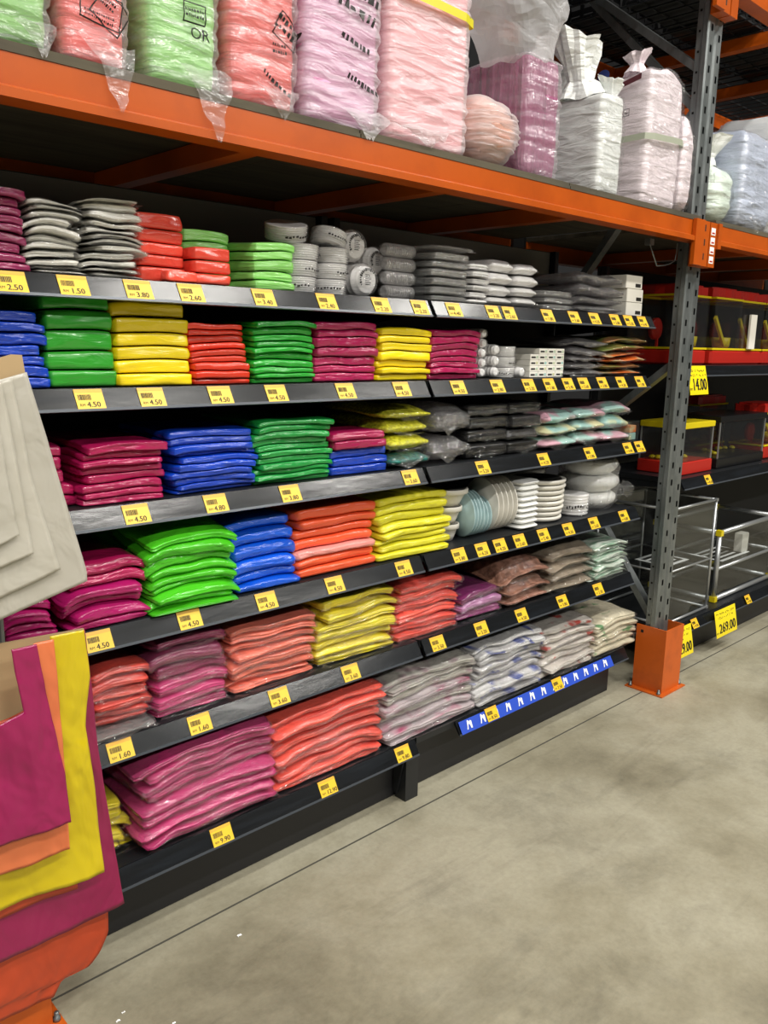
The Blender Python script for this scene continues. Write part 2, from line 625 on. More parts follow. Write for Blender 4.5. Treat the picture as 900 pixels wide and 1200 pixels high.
ZB = [1.65, 1.412, 1.144, .859, .572, .228]     # tops of the six shelf boards
SHELF = ['top shelf', 'second shelf', 'third shelf', 'fourth shelf', 'fifth shelf', 'bottom shelf']
STRIPZ = [1.605, 1.367, 1.099, .814, .527, .183]


def stack(sh, x0, x1, n, H, mat, look, where, name='bag_packet', cat='packet', y0=1.80, d=.30, base=0., wav=.006, droop=.006,
          jx=.006, jy=.006, rot=.02, lean=0., leanx=0., wrap=None, tilt=0., roll=0., flaps=True, group=None, hv=.18, w0=None, seedo=0, mats=None, looks=None, wrapamp=.006, **kw):
    """a pile of n packets, each an object of its own, on shelf sh between x0 and x1; H is the pile's height"""
    seed = sh * 31 + x0 * 17 + seedo
    rnd = random.Random(int(seed * 1000))
    hs = [1 + rnd.uniform(-hv, hv) for _ in range(n)]
    sm = sum(hs)
    hs = [h * H / sm for h in hs]
    zb = ZB[sh - 1] + base
    cum = [0]
    for h in hs:
        cum.append(cum[-1] + h)
    cx, w = (x0 + x1) / 2, x1 - x0
    cyb = y0 + d / 2
    def surf(k):
        rp = 0 if k == 0 else min(1, k / 2)
        al = k / n
        def f(x, y):
            z = zb + cum[k]
            if rp:
                z += rp * wav * n3(x * 9 + seed, y * 9, k * .33 + seed)
                z -= rp * droop * (min(1.2, abs(x - cx) / (w / 2)) ** 4 + .6 * max(0, (cyb - y) / (d / 2)) ** 4)
                z += al * (tilt * (y - y0) + roll * (x - cx))
            return z
        return f
    out = []
    for k in range(n):
        c = cx + rnd.uniform(-jx, jx) + leanx * k
        cy = cyb + rnd.uniform(-jy, jy) + lean * k
        ro = rnd.uniform(-rot, rot)
        lo, hi = surf(k), surf(k + 1)
        mk = (mats[k % len(mats)] if mats else mat)
        lk = (looks[k % len(looks)] if looks else look)
        lab = f'{lk}, {ordinal(k, n)} in the {where}, {SHELF[sh - 1]}' if n > 1 else f'{lk} {where}, {SHELF[sh - 1]}'
        args = dict(rot=ro, seed=seed + k * 1.37, **kw)
        L = (c, cy, zb + cum[k])
        g = group or f'{where} on {SHELF[sh - 1]}'
        if wrap:
            t = thing(name, lab, cat, L, g)
            a2 = dict(args)
            a2['gap'] = .0034
            soft_box(c, cy, w - .006, d - .006, lo, hi, **a2).link('folded_bags', mk, t, L)
            a3 = dict(args)
            a3.update(nx=14, ny=6, nz=5, wr=wrapamp, wf=32., ring=.003, smooth=False, gap=.0016)
            mb = soft_box(c, cy, w, d, lo, hi, **a3)
            if flaps:
                hk = hs[k]
                for sx in (-1, 1):
                    px = c + sx * (w / 2 - .01)
                    pz = zb + cum[k] + hk * rnd.uniform(.3, .7) - droop
                    a = rnd.uniform(.008, .02)
                    flap(mb, (px, y0 + lean * k + .006, pz), (sx * a, -.018, 0), (sx * -.03, -rnd.uniform(.010, .026), rnd.uniform(-.02, .012)), seed + k + sx, lo=lo, hi=hi)
                flap(mb, (c - w * .42, y0 + lean * k - .004, pz), (w * .84, -.002, rnd.uniform(-.01, .01)), (w * .3, -.014, -hk * .5), seed + k + 7, lo=lo, hi=hi)
            mb.link('clear_wrap', wrap, t, L)
        else:
            t = soft_box(c, cy, w, d, lo, hi, **args).link(name, mk, None, L)
            tag(t, lab, cat, g)
        out.append(t)
    return out


# ------------------------------------------------------------------ setting
mb = MB()
mb.add([(-9, -9, 0), (16, -9, 0), (16, 9, 0), (-9, 9, 0)], [(0, 1, 2, 3)])
mb.box(-9, 16, 1.728, 1.734, -.002, .0006, 1)                 # saw-cut joint along the racking
mb.box(5.2, 5.206, -9, 1.728, -.002, .0006, 1)
struct(mb.link('floor', ['concrete', 'joint']), 'worn grey concrete floor of the aisle', 'floor')
struct(MB().box(-9, 16, 5.6, 5.7, 0, 7).link('wall_back', 'wall'), 'dark wall far behind the racking', 'wall')
struct(MB().box(12, 12.1, -9, 5.6, 0, 7).link('wall_right', 'wall'), 'dark wall at the far end of the aisle', 'wall')


# ------------------------------------------------------------------ pallet rack
def holed_strip(mb, a, b, z0, z1, pitch, hw, hh, ph=0., mi=0, n=4):
    """upright sheet-metal strip from plan point a to b with a column of holes punched through"""
    ax, ay = a
    bx, by = b
    W = math.hypot(bx - ax, by - ay)
    P = lambda s, z: (ax + (bx - ax) * s, ay + (by - ay) * s, z)
    s0, s1 = .5 - hw / W / 2, .5 + hw / W / 2
    mb.add([P(0, z0), P(s0, z0), P(s0, z1), P(0, z1)], [(0, 1, 2, 3)], mi)
    mb.add([P(s1, z0), P(1, z0), P(1, z1), P(s1, z1)], [(0, 1, 2, 3)], mi)
    z = z0
    c = z0 + pitch * (.5 + ph)
    while z < z1 - 1e-4:
        t = min(c - hh / 2, z1)
        mb.add([P(s0, z), P(s1, z), P(s1, t), P(s0, t)], [(0, 1, 2, 3)], mi)
        z = c + hh / 2
        c += pitch


def post_mesh(x0, yf, sgn=1, z1=4.6):
    mb = MB()
    Y = lambda d: yf + sgn * d
    k = x0
    holed_strip(mb, (k + .010, Y(.054)), (k + .010, Y(.030)), .01, z1, .075, .009, .009)
    def face(p, q):
        mb.add([(k + p[0], Y(p[1]), .01), (k + q[0], Y(q[1]), .01), (k + q[0], Y(q[1]), z1), (k + p[0], Y(p[1]), z1)], [(0, 1, 2, 3)])
    face((.010, .030), (0, .024))
    face((0, .024), (0, .005))
    face((0, .005), (.008, 0))
    holed_strip(mb, (k + .008, Y(0)), (k + .048, Y(0)), .01, z1, .075, .014, .026, .1)
    for p, q in (((.048, 0), (.054, .010)), ((.054, .010), (.066, .010)), ((.066, .010), (.072, 0))):
        face(p, q)
    holed_strip(mb, (k + .072, Y(0)), (k + .112, Y(0)), .01, z1, .075, .014, .026, -.25)
    face((.112, 0), (.12, .005))
    face((.12, .005), (.12, .028))
    holed_strip(mb, (k + .12, Y(.028)), (k + .110, Y(.054)), .01, z1, .075, .009, .009)
    # black box painted as the shade inside the channel, seen through the punched holes
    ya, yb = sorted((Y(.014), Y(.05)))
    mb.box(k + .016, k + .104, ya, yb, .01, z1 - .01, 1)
    return mb


RK = thing('pallet_rack', 'tall pallet rack with orange beams and perforated grey steel uprights', 'rack', (.54, 1.67, 0))
PX = [.445, 3.332, 6.28]
for x in PX:
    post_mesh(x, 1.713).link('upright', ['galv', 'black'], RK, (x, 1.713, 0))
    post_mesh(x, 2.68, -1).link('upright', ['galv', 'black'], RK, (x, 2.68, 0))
    zz = [(.33, 1.40), (1.40, 2.47), (2.47, 3.30)]
    for k, (a, b) in enumerate(zz):
        ya, yb = (1.765, 2.585) if k % 2 == 0 else (2.585, 1.765)
        m = MB()
        m.bar((x + .06, ya, a), (x + .06, yb, b), .045, .03)
        m.link('brace', 'galv', RK, (x + .06, ya, a))
    m = MB()
    m.bar((x + .06, 1.765, 1.46), (x + .06, 2.585, .80), .045, .03)
    m.link('brace', 'galv', RK, (x + .06, 1.765, 1.46))
    m = MB()
    m.bar((x + .06, 1.765, 2.62), (x + .06, 2.585, 3.25), .07, .03)
    m.link('brace', 'galv', RK, (x + .06, 1.765, 2.62))
BEAM = [(1.67, 0), (1.67, -.056), (1.655, -.063), (1.655, -.080), (1.72, -.080), (1.72, 0)]
BAYS = [(-2.365, .445), (.565, 3.332), (3.452, 6.28)]
for xa, xb in BAYS:
    for zt in (2.026, 2.965):
        MB().extrude([(y, z + zt) for y, z in BEAM], 'x', xa + .004, xb - .004).link('beam', 'orange', RK, (xa, 1.67, zt))
        MB().extrude([(4.35 - y, z + zt) for y, z in reversed(BEAM)], 'x', xa + .004, xb - .004).link('beam', 'orange', RK, (xa, 2.63, zt))
        nb = 4
        for i in range(1, nb):
            x = xa + (xb - xa) * i / nb
            MB().box(x - .025, x + .025, 1.722, 2.628, zt - .055, zt - .002).link('crossbar', 'orange', RK, (x, 1.72, zt - .05))
    m = MB()
    for i in range(3):
        a = xa + .006 + (xb - xa - .012) * i / 3
        m.box(a + .002, a + (xb - xa - .012) / 3 - .002, 1.668, 2.66, 2.0265, 2.036)
        m.box(a + .002, a + (xb - xa - .012) / 3 - .002, 1.672, 2.66, 2.0365, 2.046)
    m.link('deck', 'ply', RK, (xa, 1.69, 2.027))
    # open wire deck of the upper level
    m = MB()
    n = 34
    for i in range(n + 1):
        x = xa + .02 + (xb - xa - .04) * i / n
        m.box(x - .003, x + .003, 1.69, 2.66, 2.968, 2.974)
    for j in range(8):
        y = 1.75 + .12 * j
        m.box(xa + .01, xb - .01, y - .003, y + .003, 2.974, 2.980)
    m.link('wire_deck', 'charcoal', RK, (xa, 1.69, 2.97))
# beam end connectors hooked into the uprights
for x in PX[:2]:
    for zt in (2.03, 2.969):
        m = MB()
        m.box(x - .075, x - .002, 1.652, 1.668, zt - .175, zt, 0)
        m.box(x - .002, x + .056, 1.661, 1.7115, zt - .175, zt, 0)
        for j in range(3):
            m.box(x + .012, x + .024, 1.6602, 1.6611, zt - .15 + j * .055, zt - .125 + j * .055, 1)
        m.link('beam_connector', ['orange', 'black'], RK, (x, 1.66, zt - .17))
        m = MB()
        m.box(x + .064, x + .122, 1.661, 1.7115, zt - .175, zt, 0)
        m.box(x + .122, x + .150, 1.652, 1.668, zt - .10, zt, 0)
        if zt < 2.5:
            for j in range(4):
                zs = zt - .035 - j * .037
                m.box(x + .072, x + .108, 1.6600, 1.6612, zs - .014, zs + .014, 2)
                m.box(x + .078, x + .102, 1.6593, 1.6601, zs - .009, zs - .003, 3)
        m.link('beam_connector', ['orange', 'black', 'white', 'redp'], RK, (x + .1, 1.66, zt - .17))
# the two column guards
for x, lab in ((3.325, 'orange steel column guard around the foot of the grey upright by the gap'),
               (.425, 'orange steel column guard on the floor below the hanging coloured bags')):
    g = thing('column_guard', lab, 'column guard', (x, 1.655, 0), 'column guards at the rack uprights')
    m = MB()
    t = .006
    h = .30
    m.box(x, x + t, 1.655, 1.80, .006, h)
    m.box(x + t, x + .155, 1.655, 1.655 + t, .006, h)
    m.box(x + .155, x + .161, 1.655, 1.80, .006, h)
    m.box(x - .0012, x - .0002, 1.765, 1.778, h - .035, h - .022, 1)
    m.link('shield', ['guard', 'black'], g, (x, 1.655, 0))
    MB().box(x - .03, x + .185, 1.635, 1.82, 0, .006).link('foot_plate', 'guard', g, (x, 1.655, 0))
    for bx, by in ((x - .016, 1.66), (x + .172, 1.66), (x - .016, 1.80)):
        MB().lathe([(.009, .006), (.009, .014), (.006, .016), (.006, .026), (.004, .028)], (bx, by, 0), n=8).link('bolt', 'galv', g, (bx, by, 0))
# white cable loop below the beam end
m = MB()
pp = [(3.10, 1.76, 1.925), (3.11, 1.75, 1.89), (3.15, 1.75, 1.845), (3.20, 1.75, 1.85), (3.25, 1.75, 1.86), (3.29, 1.75, 1.875), (3.30, 1.75, 1.91), (3.30, 1.75, 1.945)]
for a, b in zip(pp, pp[1:]):
    m.bar(a, b, .005, n=6)
m.box(3.085, 3.115, 1.75, 1.775, 1.92, 1.944)
tag(m.link('cable', 'galv', None, pp[0]), 'thin pale cable looped under the orange beam beside the upright', 'cable')


# ------------------------------------------------------------------ gondola shelving
def shelf_unit(x0, x1, levels, label, bottom_from=None, backtop=1.93):
    u = thing('shelving_unit', label, 'shelving', (x0, 2.28, 0))
    MB().box(x0 + .002, x1 - .002, 2.275, 2.285, .02, backtop).link('back_panel', 'backp', u, (x0, 2.28, 0))
    if levels is LV:
        MB().box(x0 + .04, x1 - .04, 2.268, 2.2745, 1.66, backtop - .004).link('upper_panel', 'uppanel', u, (x0, 2.27, 1.66))
    for x in (x0 + .012, x1 - .037):
        m = MB()
        m.box(x, x + .025, 2.24, 2.274, 0, backtop)
        m.link('slotted_upright', 'charcoal', u, (x, 2.25, 0))
    m = MB()
    m.box(x0 + .004, x1 - .004, 1.845, 1.86, .003, levels[-1][0] - .03)
    m.link('plinth', 'plinth', u, (x0, 1.85, 0))
    for zt, zs in levels:
        last = zt == levels[-1][0]
        xs = bottom_from if (last and bottom_from) else x0
        sh = MB()
        sh.box(x0 + .003, x1 - .003, 1.781, 2.238, zt - .024, zt - .001)
        s = sh.link('shelf', 'charcoal', u, (x0, 1.78, zt))
        m = MB()
        m.extrude([(1.752, zs), (1.7775, zs + .044), (1.7805, zs + .0435), (1.7805, zs + .03), (1.757, zs - .002)], 'x', xs + .006, x1 - .006, 0)
        m.extrude([(1.749, zs - .003), (1.7515, zs + .003), (1.757, zs - .002), (1.755, zs - .005)], 'x', xs + .006, x1 - .006, 1)
        m.link('ticket_strip', ['strip', 'lip'], s, (x0, 1.75, zs))
        for x in (x0 + .008, x1 - .014):
            b = MB()
            b.extrude([(1.79, zt - .026), (2.237, zt - .026), (2.237, zt - .085), (1.79, zt - .04)], 'x', x, x + .005)
            b.link('bracket', 'charcoal', s, (x, 2.0, zt))
    return u


LV = list(zip(ZB, STRIPZ))
shelf_unit(.575, 1.868, LV, 'black shelving unit stacked with coloured bag packets, by the hanging samples')
shelf_unit(1.874, 3.19, LV, 'black shelving unit with plates and foam containers, ending at the upright', 2.06)
RLV = [(1.452, 1.407), (.94, .895), (.222, .177)]
shelf_unit(3.56, 6.2, RLV, 'black shelving unit holding pet cages and tanks beyond the upright', None, 1.90)
m = MB()
m.box(1.84, 1.90, 1.79, 1.84, .0, .17)
m.extrude([(1.79, .17), (1.84, .17), (1.84, .02), (1.825, .02)], 'x', 1.83, 1.838)
tag(m.link('base_foot', 'charcoal', None, (1.87, 1.81, 0)), 'black shelving foot in the gap below the bottom shelf joint', 'shelving foot')
m = MB()
m.extrude([(1.7480, .1825), (1.7470, .183), (1.7695, .2225), (1.7705, .222)], 'x', 2.075, 3.06, 0)
def on_strip(x, s, zs, off=.0012):
    """point on a ticket strip: x along it, s metres up its slope, raised by off"""
    k = s / .0508
    return (x, 1.752 + .0255 * k - off * .865, zs + .044 * k + off * .5)
for i in range(13):
    x = 2.105 + i * .0735
    q = [(0, .006), (.006, .006), (.013, .022), (.019, .022), (.022, .006), (.029, .006), (.032, .03), (.026, .034), (.020, .029), (.016, .036), (.010, .036), (.005, .016)]
    m.add([on_strip(x + a, b + .003, .1815, .0064) for a, b in q], [tuple(range(12))], 1)
tag(m.link('promo_strip', ['bluelab', 'white'], None, (2.1, 1.75, .18)), 'blue shelf edge strip with repeated white marks along the bottom shelf', 'label strip')

# price tags
TAGX = {0: [.641, .77, .918, 1.051, 1.257, 1.461, 1.661, 1.818, 1.969, 2.159, 2.243, 2.458, 2.62, 2.753, 2.895, 2.995, 3.099],
        1: [.793, .941, 1.125, 1.294, 1.531, 1.751, 2.003, 2.199, 2.371, 2.492, 2.608, 2.709, 2.837, 2.973, 3.117],
        2: [.892, 1.106, 1.338, 1.797, 2.142, 2.483, 2.782, 3.064, 3.155],
        3: [.786, 1.023, 1.257, 1.497, 1.778, 2.038, 2.157, 2.254, 2.366, 2.51, 2.67, 2.848, 3.072],
        4: [.826, 1.044, 1.297, 1.563, 1.947, 2.171, 2.401, 2.661, 2.916],
        5: [1.103, 1.476, 1.796, 2.247, 2.657]}
PRICES = {0: ['2.50', '1.50', '3.80', '2.60', '3.40', '2.40', '2.20', '2.20', '4.40', '3.20', '2.60', '1.80', '3.60', '4.20', '2.80', '5.20', '6.40'],
          1: ['4.50', '4.50', '4.50', '4.50', '4.50', '4.50', '4.50', '2.80', '3.20', '1.80', '2.40', '2.60', '3.80', '4.20', '1.80'],
          2: ['4.50', '4.80', '3.80', '3.60', '5.20', '4.20', '3.80', '4.40', '2.50'],
          3: ['4.50', '4.50', '4.50', '4.50', '4.50', '5.80', '6.20', '4.20', '3.60', '5.40', '4.20', '2.60', '4.80'],
          4: ['1.60', '1.60', '3.60', '3.60', '3.50', '3.20', '4.50', '3.80', '2.20'],
          5: ['9.90', '12.90', '9.80', '8.50', '7.50']}


def price_tag(x, zs, price, label, w=.064, tilt=0.):
    m = MB()
    h = .047
    off = .0082 if zs < .19 and x > 2 else .002
    P = lambda a, b, o=0.: on_strip(x - w / 2 + a, b + .001, zs, off + o)
    m.add([P(0, 0), P(w, 0), P(w, h), P(0, h), P(0, 0, -.001), P(w, 0, -.001), P(w, h, -.001), P(0, h, -.001)],
          [(0, 1, 2, 3), (7, 6, 5, 4), (0, 4, 5, 1), (1, 5, 6, 2), (2, 6, 7, 3), (3, 7, 4, 0)], 0)
    m.add([P(0, h - .008, .0004), P(w, h - .008, .0004), P(w, h, .0004), P(0, h, .0004)], [(0, 1, 2, 3)], 1)
    rb = random.Random(int(x * 991))
    a = .006
    while a < .034:                                            # bar code
        b = rb.uniform(.0006, .002)
        m.add([P(a, .021, .0004), P(a + b, .021, .0004), P(a + b, .034, .0004), P(a, .034, .0004)], [(0, 1, 2, 3)], 2)
        a += b + rb.uniform(.0005, .0012)
    m.text('RM', .009, lambda u, v: P(.006 + u, .006 + v, .0004), 2)
    for k in range(2):
        m.text(price, .018, lambda u, v: P(.022 + u + k * .0007, .004 + v, .0004 + k * .0001), 2)
    o = m.link('price_tag', ['tag', 'tagtop', 'ink'], None, P(w / 2, 0))
    return tag(o, label, 'price tag', 'yellow price tags on the shelf edges')


for s, xs in TAGX.items():
    nl = [x for x in xs if x < 1.87]
    nr = [x for x in xs if x >= 1.87]
    for i, x in enumerate(xs):
        if x < 1.87:
            k = len(nl) - 1 - i
            lab = f'yellow price tag, {ORD[k] if k else "first"} from the joint towards the hanging samples, {SHELF[s]} edge'
        else:
            k = i - len(nl)
            lab = f'yellow price tag, {ORD[k] if k else "first"} from the joint towards the upright, {SHELF[s]} edge'
        price_tag(x, STRIPZ[s], PRICES[s][i], lab)
price_tag(3.82, .895, '45.00', 'yellow price tag below the red tray on the tank shelf', .06)
price_tag(3.815, .177, '9.90', 'small yellow price tag beside the sign reading 229.00', .06)
price_tag(4.426, .177, '9.90', 'small yellow price tag past the sign reading 269.00', .06)


def price_sign(x0, w, ztop, h, big, lines, label, bend=.03):
    m = MB()
    nv = 8
    def P(a, b, o=0.):                                         # a across, b down from the top
        k = b / h
        return (x0 + a + .02 * k * k, 1.742 - bend * math.sin(k * PI * .5) * .6 - o, ztop - b)
    for side in (0, 1):
        m.sheet(lambda u, v: P(u * w, v * h, .0006 * side), 4, nv, 0)
    y = .028
    for ln in lines:
        rb = random.Random(len(ln) * 7 + int(x0 * 100))
        u = w / 2 - len(ln) * .0056
        for ch in ln:
            if ch != ' ':
                for q in range(2):
                    a0 = u + rb.uniform(0, .004)
                    b0 = y - .013 + rb.uniform(0, .009)
                    m.add([P(a0, b0 + .004, .0012), P(a0 + .0055, b0 + .003, .0012), P(a0 + .005, b0, .0012), P(a0, b0, .0012)], [(0, 1, 2, 3)], 1)
            u += .0112
        y += .02
    gw = max(x for x, _ in glyphs(big)[0]) * .07
    sx = w * .78 / gw
    for k in range(5):
        m.text(big, .07, lambda u, v, k=k: P(w * .14 + u * sx + k * .0011, h - .020 - v * 1.05, .0012 + .0001 * k), 1)
    m.text('RM', .015, lambda u, v: P(w * .02 + u, h - .020 - v, .0012), 1)
    o = m.link('price_sign', ['sign', 'ink'], None, (x0 + w / 2, 1.74, ztop - h))
    return tag(o, label, 'price sign', 'large yellow price signs in the cage bay')


price_sign(3.985, .235, .226, .142, '269.00', ['xx xxxxx xxxx xxxx', 'xxxxx x xx x xx'], 'yellow price sign reading 269.00 hanging off the lowest shelf')
price_sign(3.545, .19, .226, .150, '229.00', ['xxxxx xxxx xxx', 'xxx xx x xx', 'xx'], 'yellow price sign reading 229.00 beside the orange column guard')
price_sign(3.46, .17, 1.452, .125, '14.00', ['xxx x xxxxxx', 'xxxxx x xx x x', 'xx'], 'yellow price sign reading 14.00 hanging off the red cage shelf')


# ------------------------------------------------------------------ goods, second shelf
BR = dict(nx=16, ny=10, nz=7, q=.92, r=.006, bulge=.003, wr=.004, wf=20, droop=.002, wav=.004, rc=.007, gap=.0010)
TH = dict(q=.9, r=.005, bulge=.0016, wr=.003, wf=12, droop=.005, wav=.007, jy=.010, ring=.0010, nz=6, gap=.0008, nx=16)
stack(2, .575, .715, 7, .165, 'blue', 'glossy blue bag packet', 'blue stack above the white sheaf', jx=.012, rot=.05, **TH)
stack(2, .726, .876, 5, .206, 'brick_green', 'thick green bag packet', 'brick-like green stack', 'bag_brick', lean=.006, hv=.08, jx=.003, **BR)
stack(2, .884, 1.070, 6, .192, 'yellow', 'thick yellow bag packet', 'brick-like yellow stack', 'bag_brick', lean=.005, leanx=-.001, hv=.1, jx=.005, **BR)
stack(2, 1.076, 1.240, 9, .152, 'red', 'thin red bag packet', 'red-orange stack', lean=.004, jx=.005, **TH)
stack(2, 1.250, 1.447, 10, .163, 'green', 'flat green bag packet', 'thin green stack', **TH)
stack(2, 1.456, 1.684, 7, .170, 'maroon', 'wine-red bag packet', 'wine-red stack beside thin green stack', **TH)
stack(2, 1.692, 1.906, 7, .158, 'yellow', 'flat yellow bag packet', 'thin yellow stack at the joint', **TH)
stack(2, 1.918, 2.146, 8, .158, 'maroon', 'wine-red bag packet', 'wine-red stack beside white cup sleeves', **TH)

# third shelf
stack(3, .665, .765, 5, .145, 'maroon', 'crumpled wine-red packet', 'half-hidden wine-red stack by the white sheaf', rot=.2, jx=.012, y0=1.83, hv=.3, **TH)
stack(3, .785, .985, 8, .146, 'maroon', 'shiny wine-red packet', 'wide wine-red stack', rot=.05, jx=.01, **TH)
stack(3, 1.010, 1.245, 10, .16, 'blue', 'flat blue bag packet', 'tall blue stack', rot=.06, jx=.012, **TH)
stack(3, 1.255, 1.508, 11, .175, 'emerald', 'flat green bag packet', 'tall green stack', rot=.05, jx=.012, **TH)
stack(3, 1.520, 1.738, 3, .078, 'blue', 'plump blue bag packet', 'low pile under two wine-red packets', rot=.04, **TH)
stack(3, 1.520, 1.720, 2, .056, 'maroon', 'wine-red packet', 'pair on the low blue pile', base=.0745, rot=.04, seedo=4, **dict(TH, wav=.003))
stack(3, 1.748, 1.905, 1, .05, 'teal', 'dark teal net sponge packet', 'under the yellow net packets', 'sponge_packet', wrap='crinkle', q=.5, bulge=.012)
stack(3, 1.735, 1.905, 3, .142, 'ynet', 'yellow net sponge packet', 'yellow net pile', 'sponge_packet', base=.052, wrap='thinwrap', q=.4, bulge=.014, wr=.008, rot=.1, wav=.01)
stack(3, 1.925, 2.085, 2, .195, 'smoke', 'crinkled clear film packet', 'clear pile at the joint', 'film_packet', wrap='crinkle', q=.5, bulge=.016, wr=.016, wf=24, rot=.1, wrapamp=.016, wav=.012)
for i, (a, b) in enumerate(((2.100, 2.312), (2.322, 2.500))):
    stack(3, a, b, 4, .188, 'blackplastic', 'black tray pack', ['black pile beside the clear film', 'black pile beside the pastel packets'][i], 'tray_pack', 'tray pack',
          wrap='clearwrap', q=.8, r=.012, bulge=.002, ring=.005, nz=6, wav=.003, droop=.002, wrapamp=.005, wr=.001)
for i, (a, b, n, h) in enumerate(((2.520, 2.72, 3, .15), (2.725, 2.92, 3, .155), (2.925, 3.115, 3, .165))):
    stack(3, a, b, n, h, 'pastel', 'pastel bag packet', ['pastel pile beside the black trays', 'middle pastel pile', 'pastel pile beside the clear bin'][i], 'pastel_packet', mats=['pastel2', 'pastel'], wrap='thinwrap',
          q=.4, bulge=.012, wr=.006, rot=.12, wav=.012, wrapamp=.008)
# little clear bin with small cartons at the end of the third shelf
g = thing('display_bin', 'small clear bin at the upright end of the third shelf', 'bin', (3.15, 1.81, 1.144))
m = MB()
m.box(3.125, 3.185, 1.790, 1.792, 1.1445, 1.225)
m.box(3.183, 3.185, 1.792, 1.95, 1.1445, 1.225)
m.box(3.125, 3.127, 1.792, 1.95, 1.1445, 1.225)
m.link('clear_wall', 'acrylic', g, (3.15, 1.79, 1.144))
for k, (c, nm) in enumerate((('pastel', 'lowest'), ('snack2', 'topmost'))):
    tag(MB().box(3.130, 3.180, 1.80, 1.88, 1.1452 + k * .031, 1.175 + k * .031, 0, .002).link('small_carton', c, None, (3.155, 1.84, 1.145 + k * .031)),
        f'small coloured carton inside the clear bin, {nm} of two', 'carton', 'cartons in the clear bin')

# fourth shelf
SF = dict(q=.82, r=.008, bulge=.003, wr=.006, wf=14, droop=.014, wav=.012, rot=.08, jx=.012, jy=.012, ring=.002, nz=6, gap=.0012, nx=16)
stack(4, .585, .700, 4, .10, 'magenta', 'shiny magenta bag packet', 'half-hidden magenta pile', y0=1.79, **dict(SF, jx=.004))
stack(4, .722, .915, 6, .165, 'magenta', 'soft magenta bag packet', 'magenta pile beside lime stack', mats=['magenta', 'magenta', 'magenta', 'magenta', 'maroon', 'maroon'], y0=1.785, **SF)
stack(4, .775, .915, 2, .075, 'maroon', 'dark wine-red packet', 'pair lying behind the magenta pile', y0=2.13, d=.10, base=.13, seedo=2, **dict(SF, wav=.004))
stack(4, .928, 1.170, 9, .198, 'lime', 'lime green bag packet', 'lime stack', y0=1.775, tilt=.12, **dict(SF, droop=.018))
stack(4, 1.185, 1.388, 6, .198, 'royal', 'thick blue bag packet', 'blue stack between lime and orange', lean=.006, **dict(TH, bulge=.008, droop=.010, rot=.04))
stack(4, 1.398, 1.692, 7, .203, 'orange_f', 'folded orange bag packet', 'orange stack', mats=['orange_f', 'orange_f', 'salmon', 'orange_f', 'orange_f', 'orange_f', 'orange_f'],
      looks=['orange bag packet', 'orange bag packet', 'pale salmon bag packet', 'orange bag packet', 'orange bag packet', 'orange bag packet', 'orange bag packet'], lean=.003, **dict(TH, bulge=.007, rot=.04, jx=.01))
stack(4, 1.712, 2.02, 8, .200, 'paleyellow', 'pale yellow bag packet', 'pale yellow stack', lean=.003, **dict(TH, bulge=.007, rot=.06, jx=.014, ))

# fifth shelf
WP = dict(q=.8, r=.009, bulge=.003, wr=.007, wf=18, droop=.012, wav=.014, rot=.08, jx=.012, jy=.012, ring=.0038, nz=8, nx=18, wrap='wrap')
stack(5, .770, .930, 6, .15, 'redcore', 'wrapped red packet', 'dark pile by the hanging bags', base=.027, **WP)
stack(5, .770, .935, 1, .022, 'clearstuff', 'flat clear bag packet under the dark red packets', '', 'clear_bag_packet', wrap='crinkle', q=.5, bulge=.006, y0=1.785, group='clear packet')
stack(5, .945, 1.155, 6, .215, 'pinkcore', 'wrapped rose bag packet', 'rose pile', mats=['pinkcore', 'pinkcore', 'pinkcore', 'plumcore', 'plumcore', 'plumcore'], **WP)
stack(5, 1.172, 1.455, 8, .208, 'saltcore', 'wrapped light coral packet', 'light coral pile', **WP)
stack(5, 1.468, 1.78, 7, .212, 'yellowcore', 'wrapped yellow bag packet', 'wrapped yellow pile', **dict(WP, wav=.014))
stack(5, 1.795, 2.085, 6, .205, 'redcore', 'wrapped coral red packet', 'coral red pile at the joint', mats=['coralcore', 'redcore'], **WP)
stack(5, 2.098, 2.325, 3, .115, 'purplecore', 'wrapped purple bag packet', 'low purple pile', mats=['purplecore', 'lilaccore', 'purplecore'],
      looks=['dark purple bag packet', 'pale lilac bag packet', 'dark purple bag packet'], **dict(WP, wrap='thinwrap'))
stack(5, 2.335, 2.585, 3, .18, 'brown', 'bag of brown rubber bands', 'rubber band pile', 'rubber_band_bag', 'bag', mats=['pinkbrown', 'brown', 'brown'],
      looks=['bag of pinkish rubber bands', 'bag of brown rubber bands', 'bag of brown rubber bands'], **dict(WP, q=.2, bulge=.02, droop=.02, wrap='thinwrap', r=.05))
stack(5, 2.600, 2.892, 4, .185, 'foil', 'taupe wrapped bundle', 'taupe pile', 'wrapped_bundle', 'bundle', **dict(WP, q=.4, bulge=.01, wrap='thinwrap', r=.02))
stack(5, 2.905, 3.165, 9, .160, 'straw', 'pale green straw packet', 'straw pile at the shelf end', 'straw_packet', y0=1.785, **dict(WP, wrap='thinwrap', ring=.004, wrapamp=.008))

